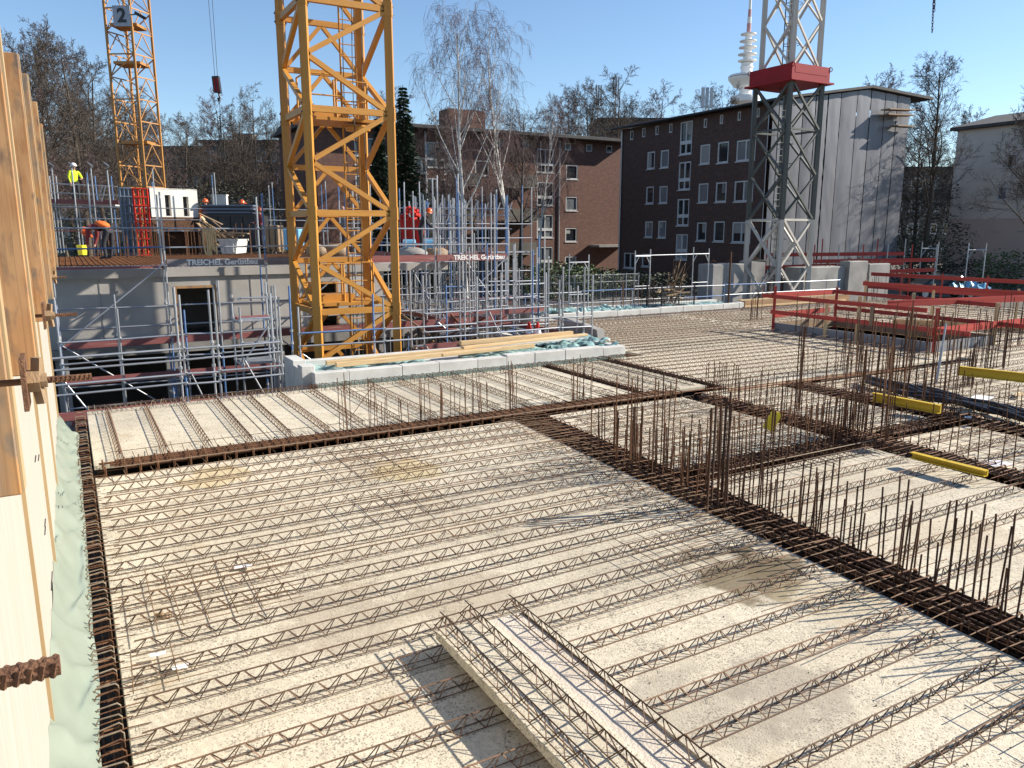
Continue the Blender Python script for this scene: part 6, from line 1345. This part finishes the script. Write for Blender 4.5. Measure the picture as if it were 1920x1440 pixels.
# far belt of trees: one mass on the skyline
random.seed(77); bm_ = MB()
for i in range(150):
    ang = R(-62+124*i/150+rnd(-.4, .4)); dist = rnd(135, 190); b0 = Vector((math.sin(ang)*dist, math.cos(ang)*dist, ZG)); Ht = rnd(11, 17)
    bm_.path([b0, b0+Vector((rnd(-.5, .5), 0, Ht*.5)), b0+Vector((rnd(-1, 1), 0, Ht))], .3, 4, .05, cap=False)
    for k in range(34):
        h_ = Ht*rnd(.15, .98); p_ = b0+Vector((0, 0, h_)); d_ = Vector((rnd(-1, 1), rnd(-1, 1), rnd(.2, 1.1))).normalized()*rnd(1.5, 4.5)*(1.15-h_/Ht*.6); e_ = p_+d_; bm_.path([p_, p_+d_*.5+Vector((0, 0, .2)), e_], .07, 3, .03, cap=False)
        for j in range(4): g_ = p_.lerp(e_, rnd(.3, 1)); bm_.path([g_, g_+Vector((rnd(-1, 1), rnd(-1, 1), rnd(0, 1.2)))*rnd(.6, 1.6)], .04, 3, .02, cap=False)
tag(bm_.build('tree_belt', 'twig'), 'far belt of bare trees on the skyline around the site', 'trees', kind='stuff')
# spruce
def spruce(label, px, y, pytop, seed):
    rng = random.Random(seed); Ht = hh(pytop, y)-ZG; b0 = at(px, y, ZG); o = thing('spruce_tree', label, 'tree', b0); q = MB(); q.path([b0, b0+Vector((0, 0, Ht*.99))], .22, 7, .02); q.build('trunk', 'bark', o); q = MB()
    n_ = 62
    for i in range(n_):
        f = i/n_; z = Ht*(.06+.93*f); f0 = f; Rr = (1-f)**.9*Ht*.15+.1
        for k in range(13 if f < .85 else 7):
            a = rng.uniform(0, 6.283); L = Rr*rng.uniform(.7, 1.15); d = Vector((math.cos(a), math.sin(a), 0)); p0_ = b0+Vector((0, 0, z+rng.uniform(-.35, .35)*(1-f))); m_ = max(3, int(L/.16))
            for j in range(m_):
                g = (j+.6)/m_; c = p0_+d*(L*g)+Vector((0, 0, -.45*L*g*g+.03)); sd = Vector((-d.y, d.x, 0))
                for e_ in (-1, 1):
                    w_ = .20*(1.1-g*.5)*rng.uniform(.7, 1.3); k0 = len(q.v); q.v += [tuple(c), tuple(c+d*.16+sd*e_*w_*.4), tuple(c+d*.12+sd*e_*w_+Vector((0, 0, rng.uniform(-.16, -.02)))), tuple(c-d*.05+sd*e_*w_*.5+Vector((0, 0, -.08)))]; q.face(k0, k0+1, k0+2, k0+3)
    q.build('crown', 'needle', o)
spruce('narrow dark spruce behind the yellow crane mast', 762, 50, 155, 4); spruce('dark spruce half hidden behind the yellow mast leg', 715, 55, 215, 5)
# shrubs: leafy masses in front of the brick blocks
def shrub(label, px, y, pytop, w, seed, m='leaf_dark', n=1600, z0=ZG):
    rng = random.Random(seed); Ht = hh(pytop, y)-z0; b0 = at(px, y, z0); o = thing('shrub', label, 'shrub', b0, 'shrubs around the site'); q = MB()
    for k in range(7): q.path([b0+Vector((rng.uniform(-.3, .3)*w, 0, 0)), b0+Vector((rng.uniform(-.6, .6)*w, rng.uniform(-.4, .4), Ht*.8))], .03, 4, .01)
    q.build('stem', 'bark', o); q = MB()
    for k in range(n):
        th_ = rng.uniform(0, 6.283); u_ = rng.uniform(-1, 1); rr = rng.uniform(.55, 1)**.6; cl = 1+.35*noise.noise(Vector((math.cos(th_)*2, math.sin(th_)*2, u_*2+seed)))
        c = b0+Vector((math.cos(th_)*math.sqrt(1-u_*u_)*w*rr*cl, math.sin(th_)*math.sqrt(1-u_*u_)*1.2*rr*cl, Ht*(.52+.5*u_*rr*cl)))
        a = Vector((rng.gauss(0, 1), rng.gauss(0, 1), rng.gauss(0, 1))).normalized(); x, y_, _ = basis(a); s_ = rng.uniform(.06, .13); k0 = len(q.v); q.v += [tuple(c-x*s_), tuple(c+y_*s_*.5), tuple(c+x*s_), tuple(c-y_*s_*.5)]; q.face(k0, k0+1, k0+2, k0+3)
    q.build('crown', m, o)
for i, (px, y, pt, w_, m_, lab) in enumerate(((1050, 44, 492, 2.2, 'leaf', 'green leafy shrub below the sunlit brick wall'), (1105, 46, 500, 2.4, 'leaf', 'green leafy shrub beside the open scaffold frame'), (1000, 46, 496, 2.0, 'leaf_dark', 'dark shrub at the foot of the birches'), (1160, 50, 505, 2.4, 'leaf_dark', 'dark shrub at the corner of the dark brick block'), (1250, 46, 512, 3.0, 'leaf_dark', 'low dark shrub in front of the dark brick block'),
        (900, 48, 470, 3.0, 'leaf_dark', 'dark shrub behind the shoring props'), (1720, 56, 440, 3.4, 'leaf_dark', 'dark evergreen shrub under the large bare tree'), (1760, 60, 400, 3.2, 'leaf_dark', 'tall dark evergreen between tree and beige block'), (1705, 64, 340, 2.6, 'leaf_dark', 'tall dark evergreen close to the wrapped gable'), (1745, 68, 330, 3.4, 'leaf_dark', 'tall dark evergreen behind the large bare tree'), (1900, 52, 470, 2.4, 'leaf', 'round green shrub before the beige block'), (1840, 58, 488, 3.4, 'leaf_dark', 'dark hedge along the beige block'),
        (70, 60, 330, 5, 'leaf_dark', 'dark thicket behind the high walkway'), (180, 66, 330, 6, 'leaf_dark', 'dark thicket behind the slim crane foot'), (300, 70, 335, 6, 'leaf_dark', 'dark thicket behind the white wall'), (420, 74, 345, 6, 'leaf_dark', 'dark thicket behind the black container'), (560, 70, 350, 6, 'leaf_dark', 'dark thicket behind the big crane'), (675, 66, 360, 5, 'leaf_dark', 'dark thicket beside the spruce'))):
    shrub(lab, px, y, pt, w_, i+50, m_, 1500 if w_ < 4 else 3200)
# site fence before the brick block
fe = thing('mesh_fence', 'low galvanised mesh fence behind the far upstand', 'fence', at(1130, 38, ZG)); a = at(1000, 37, ZG); b2 = at(1200, 40, ZG)
for k in range(9): p_ = a.lerp(b2, k/8); rod('post', fe, p_, p_+Vector((0, 0, 1.9)), .025, 'galv', 6)
for z in (.15, .6, 1.05, 1.5, 1.85): rod('wire', fe, a+Vector((0, 0, z)), b2+Vector((0, 0, z)), .01, 'galv', 5)
for k in range(60): p_ = a.lerp(b2, k/60); rod('wire', fe, p_+Vector((0, 0, .1)), p_+Vector((0, 0, 1.85)), .005, 'galv', 4)
